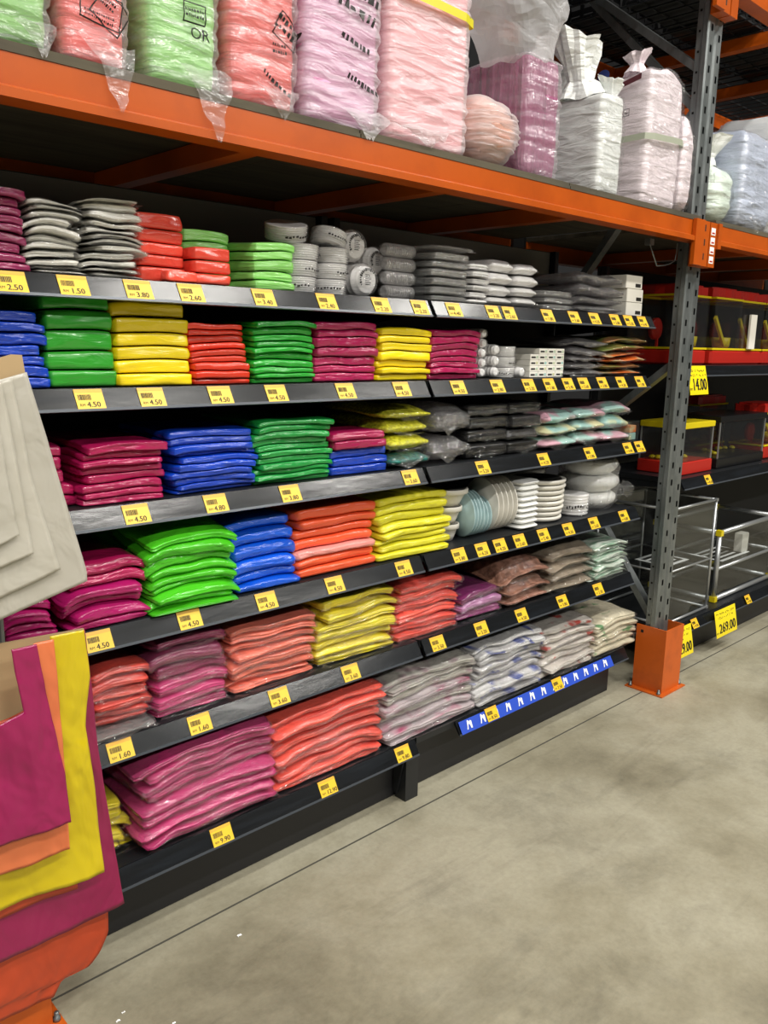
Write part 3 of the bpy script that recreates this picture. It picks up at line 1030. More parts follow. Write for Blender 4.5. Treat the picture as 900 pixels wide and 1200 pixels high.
# bottom shelf
BS = dict(WP, d=.36, y0=1.79)
stack(6, .700, .872, 6, .155, 'yellowcore', 'crumpled yellow packet', 'yellow pile behind the hanging bags', **dict(BS, rot=.12, y0=1.84, d=.30))
stack(6, .892, 1.292, 9, .268, 'pinkcore', 'wrapped rose-pink packet', 'wide rose-pink pile', **dict(BS, roll=.06, wav=.012, droop=.018, rot=.05, jx=.012, bulge=.010))
stack(6, 1.305, 1.722, 9, .255, 'coralcore', 'wrapped coral packet', 'wide coral pile', **dict(BS, roll=.04, wav=.012, droop=.018, jx=.012, bulge=.010))
stack(6, 1.735, 2.178, 8, .235, 'news', 'wrapped grey printed packet', 'grey and pink printed pile', mats=['newspink', 'newspink', 'newspink', 'news', 'newspink', 'news', 'news', 'news'], **dict(BS, wrap='wrap'))
stack(6, 2.195, 2.582, 9, .240, 'blueprint', 'clear wrapped blue printed packet', 'blue printed pile', **dict(BS, wrap='wrap'))
stack(6, 2.600, 2.955, 7, .205, 'redprint', 'clear wrapped red printed packet', 'red printed pile', **dict(BS, wrap='wrap'))
stack(6, 2.965, 3.29, 5, .160, 'beige', 'beige printed packet', 'beige pile by the column guard', **dict(BS, wrap='thinwrap', d=.32))

# top shelf
stack(1, .560, .690, 9, .165, 'winepack', 'shiny wine bag packet', 'wine stack at the sheaf end', **dict(TH, wrap=None, rot=.05))
stack(1, .700, .812, 11, .150, 'greywhite', 'crumpled grey-white packet', 'first grey-white stack beside the wine stack', wrap='thinwrap', rot=.14, jx=.014, **dict(TH, wav=.016, ring=.004, wr=.006))
stack(1, .822, .950, 12, .168, 'greywhite', 'crumpled grey-white packet', 'second grey-white stack beside the red bricks', wrap='thinwrap', rot=.14, jx=.012, **dict(TH, wav=.016, ring=.004, wr=.006))
RB = dict(BR, wav=.003, jx=.004)
stack(1, .962, 1.078, 5, .160, 'redpack', 'shiny red bag brick', 'tall red pile', 'bag_brick', y0=1.83, lean=.004, **RB)
stack(1, 1.085, 1.185, 3, .090, 'redpack', 'shiny red bag brick', 'low red pile', 'bag_brick', y0=1.80, **RB)
stack(1, 1.000, 1.075, 1, .028, 'redpack', 'small flat red packet in front of the tall red pile', '', 'bag_brick', y0=1.785, d=.04, **dict(RB, rc=.006))
stack(1, 1.120, 1.255, 6, .146, 'palegreen', 'pale green bag packet', 'taller pale green stack', y0=1.92, d=.25, **TH)
stack(1, 1.262, 1.392, 5, .122, 'palegreen', 'pale green bag packet', 'lower pale green stack', y0=1.81, **TH)


# ------------------------------------------------------------------ foam, cups, bowls and plates
def bowl_pack(x, y, z, r, h, label, rolls=0., tilt=(0, 0), grp='wrapped bowl packs on the top shelf'):
    t = thing('bowl_pack', label, 'bowl pack', (x, y, z), grp)
    m = MB()
    pr = [(r * .80, 0)]
    nr = 7
    for i in range(nr):
        zz = h * i / nr
        pr += [(r * (.86 + .10 * i / nr), zz + .002), (r * (.97 + .03 * i / nr), zz + h / nr * .55), (r * (.86 + .1 * i / nr), zz + h / nr * .9)]
    pr += [(r * .9, h), (r * .2, h * .93)]
    m.lathe(pr, (x, y, z), n=28)
    b = m.link('foam_bowls', 'foam', t, (x, y, z))
    w = MB()
    pr = [(r * .5, .0), (r * .95, .0), (r * 1.03, h * .2), (r * 1.04, h * .8), (r * .97, h * 1.03), (r * .4, h * 1.0)]
    sd = x * 50 + z * 90
    w.lathe(pr, (x, y, z), n=28, smooth=False, wob=lambda a, q: 1 + .035 * n3(math.cos(a) * 4, math.sin(a) * 4 + sd, q * 60))
    # printing on the wrap
    rb = random.Random(int(sd * 10))
    for i in range(9):
        a = PI + .2 + i * .16
        q = h * (.32 + .1 * rb.random())
        rr = r * 1.075
        a2 = a + .06 + .07 * rb.random()
        hh = h * .13
        w.add([(x + rr * math.cos(a), y + rr * math.sin(a), z + q), (x + rr * math.cos(a2), y + rr * math.sin(a2), z + q),
               (x + rr * math.cos(a2), y + rr * math.sin(a2), z + q + hh), (x + rr * math.cos(a), y + rr * math.sin(a), z + q + hh * .8)], [(0, 1, 2, 3)], 1)
    w.link('clear_wrap', ['wrap', 'ink'], t, (x, y, z))
    t.rotation_euler = (tilt[0], tilt[1], rolls)
    return t


cols = [(1.445, 'column beside the pale green packets'), (1.560, 'column beside the printed cup sleeves')]
for ci, (x, w) in enumerate(cols):
    for k in range(4):
        r = .058 if ci == 0 else .052
        if k < 3:
            bowl_pack(x + .004 * ((k * 7) % 3 - 1), 1.875, 1.6505 + k * .0430, r, .0405, f'wrapped white foam bowl pack, {["lowest","second","third"][k]} in the {w}, top shelf', k * 1.1)
        else:
            bowl_pack(x - .03 + .03 * ci, 1.885, 1.790 - .006 * ci, r, .042, f'white foam bowl pack tilted on top of the {w}', .7, (.12, -.28 if ci == 0 else .25))


def sleeve(x, y, z, r, ln, label, axis='y', mats='foam', nm='cup_sleeve', cat='cup sleeve', grp='wrapped cup sleeves', wrapm='wrap', rings=9, printed=False):
    """a row of stacked cups lying down in film, round end towards the aisle"""
    t = thing(nm, label, cat, (x, y, z), grp)
    m = MB()
    pr = [(r * .15, .004), (r * .74, .0), (r * .8, .003)]
    for i in range(rings):
        q = ln * (i + 1) / (rings + 1)
        pr += [(r * .86, q - ln / rings * .30), (r * .97, q - ln / rings * .22), (r * .97, q), (r * .86, q + .001)]
    pr += [(r * .95, ln - .002), (r * .2, ln)]
    m.lathe(pr, (x, y, z), axis, n=24)
    m.link('cups', mats, t, (x, y, z))
    w = MB()
    sd = x * 31 + z * 77
    pr = [(r * .05, -.012), (r * .5, -.006), (r * .86, -.004), (r * 1.03, .012), (r * 1.04, ln * .5), (r * 1.02, ln - .01), (r * .8, ln + .006), (r * .1, ln + .012)]
    w.lathe(pr, (x, y, z), axis, n=22, smooth=False, wob=lambda a, q: 1 + .05 * n3(math.cos(a) * 3, math.sin(a) * 3 + sd, q * 40))
    if printed:
        rb = random.Random(int(sd))
        for i in range(14):                                  # ring of lettering-like marks on the round end
            a = PI * .25 + i * .22
            rr = r * .62
            u, v = math.cos(a), math.sin(a)
            s = r * (.06 + .05 * rb.random())
            p = lambda du, dv: (x + u * (rr + dv) - v * du, y - .0075, z + v * (rr + dv) + u * du)
            w.add([p(-s * .6, -s), p(s * .5, -s), p(s * .5, s), p(-s * .6, s * .8)], [(0, 1, 2, 3)], 1)
        for i in range(6):
            zz = z - r * .3 + i * r * .11
            w.add([(x - r * .28, y - .0095, zz), (x + r * (.3 * rb.random()), y - .0095, zz), (x + r * .25 * rb.random(), y - .0095, zz + r * .05), (x - r * .28, y - .0095, zz + r * .05)], [(0, 1, 2, 3)], 1)
    w.link('clear_wrap', [wrapm, 'ink'], t, (x, y, z))
    return t


sleeve(1.672, 1.84, 1.699, .048, .22, 'white cup sleeve with black print, lower one facing the aisle, top shelf', printed=True)
sleeve(1.655, 1.87, 1.795, .046, .2, 'white cup sleeve with black print, upper one facing the aisle, top shelf', printed=True)
sleeve(1.765, 1.90, 1.762, .042, .2, 'white printed cup sleeve pushed back behind the lower one, top shelf', printed=True)
for k in range(4):
    sleeve(1.752, 1.855, 1.6725 + k * .040, .0195, .118, f'thin clear lid roll lying sideways, {ordinal(k, 4)} of four beside the joint, top shelf', 'x', 'clearstuff', 'lid_roll', 'lid roll', 'clear lid rolls', rings=12)
m = MB()
m.box(1.868, 1.874, 1.80, 2.2, 1.6505, 1.735)
tag(m.link('shelf_divider', 'acrylic', None, (1.871, 2.0, 1.65)), 'clear upright divider at the joint of the top shelf', 'divider')

CL = dict(q=.85, r=.008, bulge=.001, ring=.005, nz=8, wr=.002, wav=.002, droop=.002, rot=.04, wrapamp=.004)
stack(1, 1.905, 2.072, 6, .150, 'clearstuff', 'clear plastic lid pack', 'clear lid stack', 'lid_pack', wrap='crinkle', flaps=False, **CL)
stack(1, 1.900, 2.078, 1, .020, 'clearstuff', 'clear plastic cutlery pack lying on the clear lid stack', '', 'cutlery_pack', base=.153, wrap='crinkle', q=.4, y0=1.79)
stack(1, 2.085, 2.175, 6, .132, 'foam', 'small white lid pack', 'narrow white stack', 'lid_pack', **dict(CL, wrap='wrap', flaps=False))
FB = dict(q=.35, r=.016, bulge=.005, nz=6, wr=.001, wav=.002, droop=.004, rot=.03, wrap='wrap', flaps=False, wrapamp=.003, rc=.016)
stack(1, 2.185, 2.305, 4, .152, 'foam', 'white foam lunch box pack', 'first foam box column', 'foam_box_pack', 'foam box', d=.2, **FB)
stack(1, 2.320, 2.440, 4, .148, 'foam', 'white foam lunch box pack', 'second foam box column', 'foam_box_pack', 'foam box', d=.2, **FB)
stack(1, 2.480, 2.655, 3, .070, 'clearstuff', 'clear container lid pack', 'low clear lid pile', 'lid_pack', wrap='crinkle', **CL)
stack(1, 2.690, 2.985, 4, .150, 'smoke', 'smoky clear bag packet', 'smoky clear pile', 'clear_bag_packet', wrap='crinkle', q=.35, bulge=.01, wr=.006, rot=.05, jx=.012, wav=.012, wrapamp=.007)
for k in range(3):
    a = 3.045 - .012 * (k == 2)
    z = 1.6505 + k * .0525
    m = MB()
    m.box(a, a + .122, 1.81, 1.93, z, z + .051, 0, .002)
    m.box(a - .0004, a, 1.83, 1.9, z + .014, z + .018, 1)
    m.box(a + .07, a + .11, 1.8096, 1.81, z + .006, z + .020, 1)
    tag(m.link('white_carton', ['cream', 'ink'], None, (a + .06, 1.87, z)), f'plain white carton, {ordinal(k, 3)} of three at the end of the top shelf', 'carton', 'white cartons at the end of the top shelf')

# second shelf, right half
for k in range(5):
    z = 1.4315 + k * .0322
    sleeve(2.186 + .003 * (k % 2), 1.82, z, .0155, .2, f'small white cup sleeve, {ordinal(k, 5)} in the column beside wine-red packets, second shelf', grp='small white cup sleeves', rings=14)
for k in range(3):
    z = 1.4335 + k * .037
    sleeve(2.250, 1.815, z, .0178, .2, f'small white cup sleeve, {ordinal(k, 3)} in the column beside the clear lids, second shelf', grp='small white cup sleeves', rings=14)
for k in range(3):
    bowl_pack(2.335, 1.860, 1.4125 + k * .036, .047, .034, f'clear wrapped lid pack, {ordinal(k, 3)} of the round pile beside the straws, second shelf', k, grp='round lid packs on the second shelf')
sleeve(2.395, 1.815, 1.432, .0185, .16, 'small white roll lying in front of the straw boxes, second shelf', rings=6)
g = None
for r in range(5):
    for c in range(4):
        x = 2.440 + c * .052
        z = 1.4125 + r * .0205
        if r == 4 and c == 0:
            continue
        m = MB()
        m.box(x, x + .050, 1.815, 2.02, z, z + .0198, 0, .0015)
        m.box(x + .006, x + .030, 1.8144, 1.815, z + .006, z + .012, 1)
        m.box(x + .034, x + .045, 1.8144, 1.815, z + .005, z + .014, 2)
        tag(m.link('straw_box', ['cream', 'ink', 'pastel'], None, (x + .025, 1.9, z)),
            f'slim white straw box, {["lowest", "second", "third", "fourth", "topmost"][r]} row, {["first", "second", "third", "fourth"][c]} from the round lids, second shelf', 'box', 'straw boxes on the second shelf')
stack(2, 2.665, 2.885, 5, .150, 'smoke', 'crumpled silvery clear packet', 'silvery clear pile', 'clear_bag_packet', wrap='crinkle', q=.35, bulge=.012, wr=.01, rot=.15, jx=.012, wav=.012, wrapamp=.012)
stack(2, 2.900, 3.170, 6, .160, 'snack', 'orange-green printed packet', 'pile at the shelf end', 'printed_packet', mats=['snack2', 'snack', 'snack2', 'snack2', 'snack', 'snack'], wrap='clearwrap', q=.3, bulge=.012, wr=.008, rot=.12, jx=.014, wav=.014, lean=-.002, wrapamp=.008)

# fourth shelf, right half: bowls, plates, trays
for k in range(3):
    r = (.052, .060, .078)[k]
    z = .8595 + (0, .062, .124)[k]
    x, y = 2.093, 1.885
    t = thing('bowl', f'white bowl with {"a dark lid, topmost" if k == 2 else "rolled rim, " + ["lowest", "middle"][k]} of the three beside the pale yellow stack', 'bowl', (x, y, z), 'white bowls beside the plates')
    h = .060
    MB().lathe([(r * .55, 0), (r * .60, 0), (r * .72, h * .3), (r * .86, h * .66), (r * .92, h * .70), (r * 1.0, h * .72), (r * 1.0, h * .96), (r * .97, h), (r * .9, h * .98), (r * .66, h * .3), (r * .4, h * .08)], (x, y, z), n=36).link('body', 'plate', t, (x, y, z))
    if k == 2:
        MB().lathe([(r * .05, h * 1.0), (r * .9, h * 1.0), (r * .93, h * 1.03), (r * .9, h * 1.06), (r * .4, h * 1.05), (r * .05, h * 1.05)], (x, y, z), n=36).link('lid', 'blacklid', t, (x, y, z))


def plate(x, y, r, tilt, mt, label, depth=.018):
    z = .8595
    m = MB()
    pr = [(.001, 0), (r * .62, 0), (r * .70, depth * .35), (r * .97, depth), (r, depth + .001), (r * .985, depth + .005), (r * .70, depth * .35 + .004), (r * .60, .004), (.001, .004)]
    m.lathe(pr, (0, 0, 0), 'x', n=44)
    o = m.link('plate', mt)
    o.location = (x, y, z + r)
    o.rotation_euler = (0, tilt, -.18)
    return tag(o, label, 'plate', 'plates standing on edge on the fourth shelf')


px = 2.150
spec = [(.082, 'aqua')] * 4 + [(.068, 'aqua')] * 3 + [(.098, 'plate')] * 5
names = ['first', 'second', 'third', 'fourth', 'fifth', 'sixth', 'seventh']
cnt = {}
for i, (r, mt) in enumerate(spec):
    kind = {(.082, 'aqua'): 'large pale aqua plate', (.068, 'aqua'): 'small pale aqua plate', (.098, 'plate'): 'big white plate'}[(r, mt)]
    k = cnt.get(kind, 0)
    cnt[kind] = k + 1
    plate(px, 1.885 + (.012 if r > .09 else -.002), r, .0, mt, f'{kind} standing on edge, {names[k]} of its kind from the white bowls')
    px += (.0165 if r > .07 else .019) if mt == 'aqua' else .0265
    if i == 6:
        px += .006
for k in range(9):
    z = .8595 + k * .0205
    x0, x1 = 2.405 + .0, 2.515
    lo = lambda x, y, z=z: z
    hi = lambda x, y, z=z: z + .019
    m = soft_box(2.463, 1.865, .108, .14, lo, hi, q=.35, r=.012, bulge=.003, wr=.0, nz=6, rc=.02, ring=.002, seed=k)
    tag(m.link('foam_tray', 'foam', None, (2.463, 1.865, z)), f'oval white foam tray, {ordinal(k, 9)} in the column beside the standing plates', 'tray', 'foam trays beside the plates')
for k in range(8):
    z = .8595 + k * .0205
    r = .108 - .006 * (k < 2) + .004 * (k > 5)
    m = MB()
    m.lathe([(r * .5, 0), (r * .86, 0), (r * .97, .006), (r * 1.0, .012), (r * .99, .018), (r * .94, .0195), (r * .8, .012), (r * .3, .008)], (2.652, 1.91, z), n=40)
    if k == 7:
        m.lathe([(.001, .0135), (r * .86, .0165), (r * .86, .0185), (.001, .0175)], (2.652, 1.91, z), n=40, mi=1)
    tag(m.link('food_container', ['plate', 'blacklid'], None, (2.652, 1.91, z)), f'round white food container, {ordinal(k, 8)} in the column on the fourth shelf', 'container', 'round containers on the fourth shelf')
bowl_pack(2.845, 1.865, .8595, .062, .085, 'small round wrapped container pack beside the knotted bowl bag, fourth shelf', grp='round packs on the fourth shelf')

# bag of white bowls with a knotted end
t = thing('bowl_bag', 'clear knotted bag of stacked white bowls at the fourth shelf end', 'bag', (3.05, 1.93, .8595))
for k in range(3):
    z = .8605 + k * .070
    r = (.118, .128, .120)[k]
    m = MB()
    m.lathe([(r * .45, 0), (r * .70, .002), (r * .92, .022), (r, .040), (r * .98, .056), (r * .85, .066), (r * .4, .068)], (3.045, 1.93, z), n=32)
    m.link('bowl_layer', 'foam', t, (3.045, 1.93, z))
m = MB()
pr = [(.06, .0), (.10, .0), (.124, .03), (.122, .064), (.133, .105), (.126, .136), (.128, .175), (.110, .208), (.05, .215)]
m.lathe(pr, (3.045, 1.93, .8597), n=34, smooth=False, wob=lambda a, q: 1 + .05 * n3(math.cos(a) * 4, math.sin(a) * 4, q * 30))
m.link('clear_bag', 'crinkle', t, (3.045, 1.93, .86))
m = MB()
m.lathe([(.030, 0), (.012, .018), (.010, .026), (.022, .05), (.034, .066), (.030, .074)], (3.150, 1.845, .925), 'x', n=18, smooth=False, wob=lambda a, q: 1 + .35 * n3(math.cos(a) * 3, math.sin(a) * 3, q * 50 + 4), cap=False)
m.link('knot', 'crinkle', t, (3.15, 1.845, .925))
# dark glass-lidded pack pushed back behind the container column
bowl_pack(2.80, 2.07, .8595, .075, .165, 'dim wrapped container pack pushed back behind the round containers, fourth shelf', grp='round packs on the fourth shelf')


# ------------------------------------------------------------------ big bundles on the orange beam level
DZ = 2.0462


def bundle(x0, x1, h, core, wrapm, label, y0=1.705, d=.30, prints=(), tails=(), strap=None, top=0., wrc=.004, wrw=.005, seed=1., q=.96, r=.018, bulge=.006, rc=.018, name='bag_bundle', rot=0., wf=7., scrib=(), band=None, dots=()):
    cx, w = (x0 + x1) / 2, x1 - x0 - .008
    cy = y0 + d / 2
    L = (cx, cy, DZ)
    t = thing(name, label, 'bundle', L, 'bundles on the orange beam level')
    lo = lambda x, y: DZ
    def hi(x, y):
        return DZ + h + .02 * n3(x * 7 + seed, y * 7, seed) - top * abs(x - cx) / w
    soft_box(cx, cy, w - .014, d - .014, lo, hi, rot, seed, q=q, r=r, rc=rc, bulge=bulge, wr=wrc, wf=wf, nx=18, ny=12, nz=28, zf=5., gap=.005).link('packed_bags', core, t, L)
    m = soft_box(cx, cy, w, d, lo, hi, rot, seed, q=q, r=r, rc=rc, bulge=bulge, wr=wrc + wrw, wf=wf * 1.25, nx=22, ny=14, nz=60, zf=6., gap=.0012, ring=.0015, smooth=True)
    bv = m.bvh()
    def drape(x, z, off=.0015):
        hit = bv.ray_cast(Vector((x, y0 - .4, z)), Vector((0, 1, 0)))
        yy = hit[0].y if hit[0] is not None else y0
        return (x, yy - off, z)
    for txt, tx, tz, th, ang in prints:
        ca, sa = math.cos(ang), math.sin(ang)
        m.text(txt, th, lambda u, v: drape(x0 + tx + u * ca - v * sa, DZ + tz + u * sa + v * ca), 1)
    for (bx, bz, bw, bh, ang) in (band or ()):                 # printed frames: four thin lines
        ca, sa = math.cos(ang), math.sin(ang)
        P = lambda u, v: drape(x0 + bx + u * ca - v * sa, DZ + bz + u * sa + v * ca)
        e = .0028
        for a0, a1, b0, b1 in ((0, bw, 0, e), (0, bw, bh - e, bh), (0, e, 0, bh), (bw - e, bw, 0, bh)):
            n = 6
            for i in range(n):
                if a1 - a0 > b1 - b0:
                    c0, c1 = a0 + (a1 - a0) * i / n, a0 + (a1 - a0) * (i + 1) / n
                    m.add([P(c0, b0), P(c1, b0), P(c1, b1), P(c0, b1)], [(0, 1, 2, 3)], 1)
                else:
                    c0, c1 = b0 + (b1 - b0) * i / n, b0 + (b1 - b0) * (i + 1) / n
                    m.add([P(a0, c0), P(a1, c0), P(a1, c1), P(a0, c1)], [(0, 1, 2, 3)], 1)
    for (bx, bz, bw, bh, ang, rows) in scrib:                  # faint unreadable print: rows of blots
        ca, sa = math.cos(ang), math.sin(ang)
        P = lambda u, v: drape(x0 + bx + u * ca - v * sa, DZ + bz + u * sa + v * ca)
        rb = random.Random(int(seed * 100 + bz * 1000))
        for r_ in range(rows):
            u, v0, hh = 0, bh * r_ / rows, bh / rows * .62
            while u < bw:
                du = hh * rb.uniform(.25, .8)
                v1, v2 = v0 + hh * rb.uniform(0, .3), v0 + hh * rb.uniform(.7, 1)
                m.add([P(u, v1), P(u + du, v0 + hh * rb.uniform(0, .2)), P(u + du * .9, v2), P(u + du * .1, v2)], [(0, 1, 2, 3)], 1)
                u += du + hh * rb.uniform(.12, .35)
    for (dx, dz, rx, rz) in dots:
        n = 18
        m.add([drape(x0 + dx, DZ + dz)] + [drape(x0 + dx + rx * math.cos(2 * PI * i / n), DZ + dz + rz * math.sin(2 * PI * i / n)) for i in range(n)],
              [(0, 1 + i, 1 + (i + 1) % n) for i in range(n)], 2)
    for (fx, ln, wd, sd) in tails:                             # loose corners of the bag hanging over the beam
        def fl(u, v):
            k = 1 - v * .92
            x = x0 + fx + (u - .5) * wd * k + .012 * v * n3(sd, 2, 1)
            z = DZ + .05 - (ln + .05) * v + .012 * n3(u * 4, v * 3 + sd, 1)
            yy = y0 - .010 - .03 * math.sin(min(1, v * 2.2) * PI / 2) - .014 * n3(u * 3 + sd, v * 3, sd)
            if z < DZ + .008:
                yy = min(yy, (1.662 if z > 1.985 else 1.648))
            return (x, yy, z)
        m.sheet(fl, 8, 10, 0, False)
    m.link('film_bag', [wrapm, 'ink', 'dotblue'], t, L)
    if strap:
        mt, zs, sl = strap
        s = MB()
        n = 26
        ring = []
        for i in range(n):
            a = 2 * PI * i / n
            c, sn = math.cos(a), math.sin(a)
            k = 1 / max(abs(c), abs(sn)) ** .93
            ring.append((cx + c * k * (w / 2 + .019), cy + sn * k * (d / 2 + .019), DZ + zs + sl * c))
        for i in range(n):
            a, b = ring[i], ring[(i + 1) % n]
            s.add([a, b, (b[0], b[1], b[2] + .022), (a[0], a[1], a[2] + .022)], [(0, 1, 2, 3)], 0, True)
        s.link('strap', mt, t, (cx, cy, DZ + zs))
    return t


def ruffle(parent, c, r, h, mt, seed, lean=(0, 0), name='gathered_neck', n=26):
    m = MB()
    pr = [(r * 1.0, 0), (r * .75, h * .2), (r * .5, h * .38), (r * .58, h * .55), (r * .85, h * .8), (r * 1.05, h)]
    m.lathe(pr, c, n=n, smooth=False, cap=False, wob=lambda a, q: 1 + .5 * n3(math.cos(a) * 2.6 + seed, math.sin(a) * 2.6, q * 9 + seed))
    m.v = [(x + lean[0] * (z - c[2]), y + lean[1] * (z - c[2]), z + .03 * n3(x * 14 + seed, y * 14, z * 6)) for x, y, z in m.v]
    return m.link(name, mt, parent, c)


bundle(.588, .730, .46, 'b_green', 'milkthin', 'pale green bundle at the end above the wine packets, on the orange beam', seed=1.2,
       band=[(.03, .12, .095, .055, .35)], scrib=[(.035, .135, .075, .035, .35, 3)], tails=[(.105, .015, .08, 3.1)])
bundle(.745, .890, .46, 'b_red', 'milkthin', 'narrow red bundle between two green bundles, on the orange beam', seed=2.3,
       band=[(.035, .085, .085, .06, -.15), (.055, .10, .07, .06, -.6)], scrib=[(.045, .09, .06, .018, -.15, 2), (.06, .13, .05, .02, -.5, 2)], tails=[(.095, .085, .11, 5.2)])
bundle(.925, 1.104, .46, 'b_green', 'milkthin', 'green bundle printed OR between two red bundles, on the orange beam', seed=3.1,
       band=[(.085, .135, .055, .04, 0)], prints=[('OR', .10, .105, .034, 0)], scrib=[(.09, .145, .045, .024, 0, 2), (.105, .19, .03, .03, 0, 2)], tails=[(.135, .10, .13, 7.7)],
       strap=None)
bundle(1.125, 1.320, .50, 'b_red', 'milkthin', 'wide red bundle between green and mauve bundles, on the orange beam', seed=4.7,
       band=[(.115, .17, .07, .06, -.5)], scrib=[(.12, .185, .06, .05, -.5, 2), (.115, .125, .035, .03, 0, 2), (.085, .075, .085, .022, -.45, 1)], tails=[(.12, .02, .13, 2.2)])
bundle(1.338, 1.588, .56, 'b_mauve', 'milk', 'mauve bundle in creased milky film, on the orange beam', seed=5.9, wrw=.007,
       scrib=[(.10, .28, .12, .09, -.25, 2), (.11, .21, .09, .03, -.25, 1), (.13, .12, .10, .025, -.25, 1)], tails=[(.18, .02, .2, 4.4)])
bundle(1.612, 1.935, .66, 'b_pink', 'milk', 'tall pink bundle with a yellow strap, on the orange beam', seed=7.4, strap=('strapy', .355, -.004), wrw=.006, tails=[(.12, .0, .22, 9.1)])
bundle(1.975, 2.165, .215, 'b_peach', 'milk', 'low rounded bag of peach packets in front of the plum bundle', y0=1.690, d=.24, seed=8.8, q=.55, r=.09, bulge=.022, rc=.07, wrc=.008, wrw=.008,
       scrib=[(.10, .15, .03, .015, -.4, 2)], wf=14.)
t = bundle(2.215, 2.400, .37, 'b_plum', 'milkthin', 'plum bundle of upright bags under a loose milky bag top, on the orange beam', y0=1.715, d=.33, seed=9.6, wrw=.006)
m = MB()
def loose(u, v):
    a = PI * (.98 + u * 1.04)
    rx, ry = .115 + .12 * v + .03 * n3(u * 5, v * 3, 2), .16 + .05 * v
    return (2.308 + math.cos(a) * rx - .05 * v, 1.88 + math.sin(a) * ry, DZ + .345 + .24 * v * (1 - .35 * u) + .035 * n3(u * 6 + 3, v * 4, 7))
m.sheet(loose, 34, 12, 0, False)
m.link('open_bag_top', 'milkheavy', t, (2.3, 1.88, DZ + .36))
g = bundle(2.13, 2.42, .44, 'b_blue', 'milk', 'pale bag bundle standing behind the plum bundle, on the orange beam', y0=2.14, d=.3, seed=2.9, q=.6, r=.08)
t = bundle(2.622, 2.785, .345, 'b_white', 'thinwrap', 'white creased bundle with a torn gathered top, on the orange beam', y0=1.71, d=.27, seed=11.1, wrc=.005)
ruffle(t, (2.700, 1.84, DZ + .33), .085, .20, 'b_white', 3.3, (-.2, .1))
ruffle(t, (2.745, 1.755, DZ + .305), .042, .09, 'b_white', 5.1, (-.1, 0))
t = bundle(2.930, 3.195, .50, 'b_rosewhite', 'thinwrap', 'tall pinkish white bundle with a grey strap, on the orange beam', y0=1.71, d=.27, seed=12.7, strap=('strapg', .235, .01), wrc=.005, top=.05,
           prints=[])
# side prints of the tall pinkish white bundle: tape, handling marks and navy dots on the face towards the gap
xs = 2.925
def side(y, z):
    return (xs - .0125, y, z)
MB().add([side(1.74, DZ + .435), side(1.95, DZ + .39), side(1.95, DZ + .405), side(1.74, DZ + .455)], [(0, 1, 2, 3)]).link('tape', 'redstripe', t, (xs, 1.84, DZ + .4))
for (yy, zz, r1) in ((1.90, DZ + .475, .026), (1.93, DZ + .155, .022)):
    m = MB()
    m.add([side(yy, zz)] + [side(yy + r1 * math.cos(2 * PI * i / 18), zz + r1 * .8 * math.sin(2 * PI * i / 18)) for i in range(18)], [(0, 1 + i, 1 + (i + 1) % 18) for i in range(18)], 0)
    m.link('navy_dot', 'dotblue', t, (xs, yy, zz))
for k in range(3):
    yy = 1.86 - k * .034
    zz = DZ + .315
    m = MB()
    if k == 1:
        m.add([side(yy - .012, zz), side(yy + .012, zz), side(yy + .008, zz + .012), side(yy - .012, zz + .014)], [(0, 1, 2, 3)])
        m.add([side(yy - .014, zz + .018), side(yy + .014, zz + .018), side(yy + .014, zz + .021), side(yy - .014, zz + .021)], [(0, 1, 2, 3)])
    else:
        for a0, a1, b0, b1 in ((-.012, .012, 0, .002), (-.012, .012, .024, .026), (-.012, -.010, 0, .026), (.010, .012, 0, .026), (-.006, .006, .008, .012)):
            m.add([side(yy + a0, zz + b0), side(yy + a1, zz + b0), side(yy + a1, zz + b1), side(yy + a0, zz + b1)], [(0, 1, 2, 3)])
    m.link('handling_mark_print', 'ink', t, (xs, yy, zz))
ruffle(t, (2.98, 1.80, DZ + .475), .045, .07, 'b_rosewhite', 2.2)
t = bundle(2.900, 3.150, .60, 'b_white', 'thinwrap', 'white bag with navy dots standing behind the tall pinkish bundle', y0=2.03, d=.25, seed=13.3, q=.5, r=.09, top=.12, dots=[(.055, .555, .03, .026), (.20, .50, .026, .022)])
bundle(3.205, 3.312, .38, 'b_rosewhite', 'thinwrap', 'narrow white bundle leaning by the grey upright, on the orange beam', y0=1.71, d=.25, seed=14.9, q=.7, r=.06, top=.08, wrc=.005)
# bay beyond the upright
t = bundle(3.49, 3.69, .25, 'b_mint', 'thinwrap', 'mint white bag just past the grey upright, on the orange beam', y0=1.70, d=.25, seed=15.5, q=.5, r=.08, rc=.06, wrc=.010)
ruffle(t, (3.585, 1.82, DZ + .235), .07, .11, 'b_white', 8.8, (.1, -.2))
t = bundle(3.70, 4.05, .42, 'b_blue', 'thinwrap', 'bluish white shiny bundle past the mint bag, on the orange beam', y0=1.69, d=.3, seed=16.8, q=.7, r=.05, wrc=.010, tails=[(.10, .02, .16, 6.1)])
t = bundle(3.50, 3.84, .50, 'b_white', 'milk', 'white bag printed with pale blue dots behind the mint bag', y0=2.04, d=.22, seed=17.2, q=.5, r=.1, wrc=.010, dots=[])
m = MB()
for (dx, dz, r1) in ((3.66, DZ + .44, .04), (3.60, DZ + .37, .034), (3.75, DZ + .385, .036)):
    m.add([(dx, 2.022, dz)] + [(dx + r1 * math.cos(2 * PI * i / 18), 2.022, dz + r1 * math.sin(2 * PI * i / 18)) for i in range(18)], [(0, 1 + i, 1 + (i + 1) % 18) for i in range(18)])
m.add([(3.657, 2.0222, DZ + .33), (3.663, 2.0222, DZ + .33), (3.663, 2.0222, DZ + .42), (3.657, 2.0222, DZ + .42)], [(0, 1, 2, 3)])
m.link('dot_print', 'dotpale', t, (3.66, 2.022, DZ + .4))
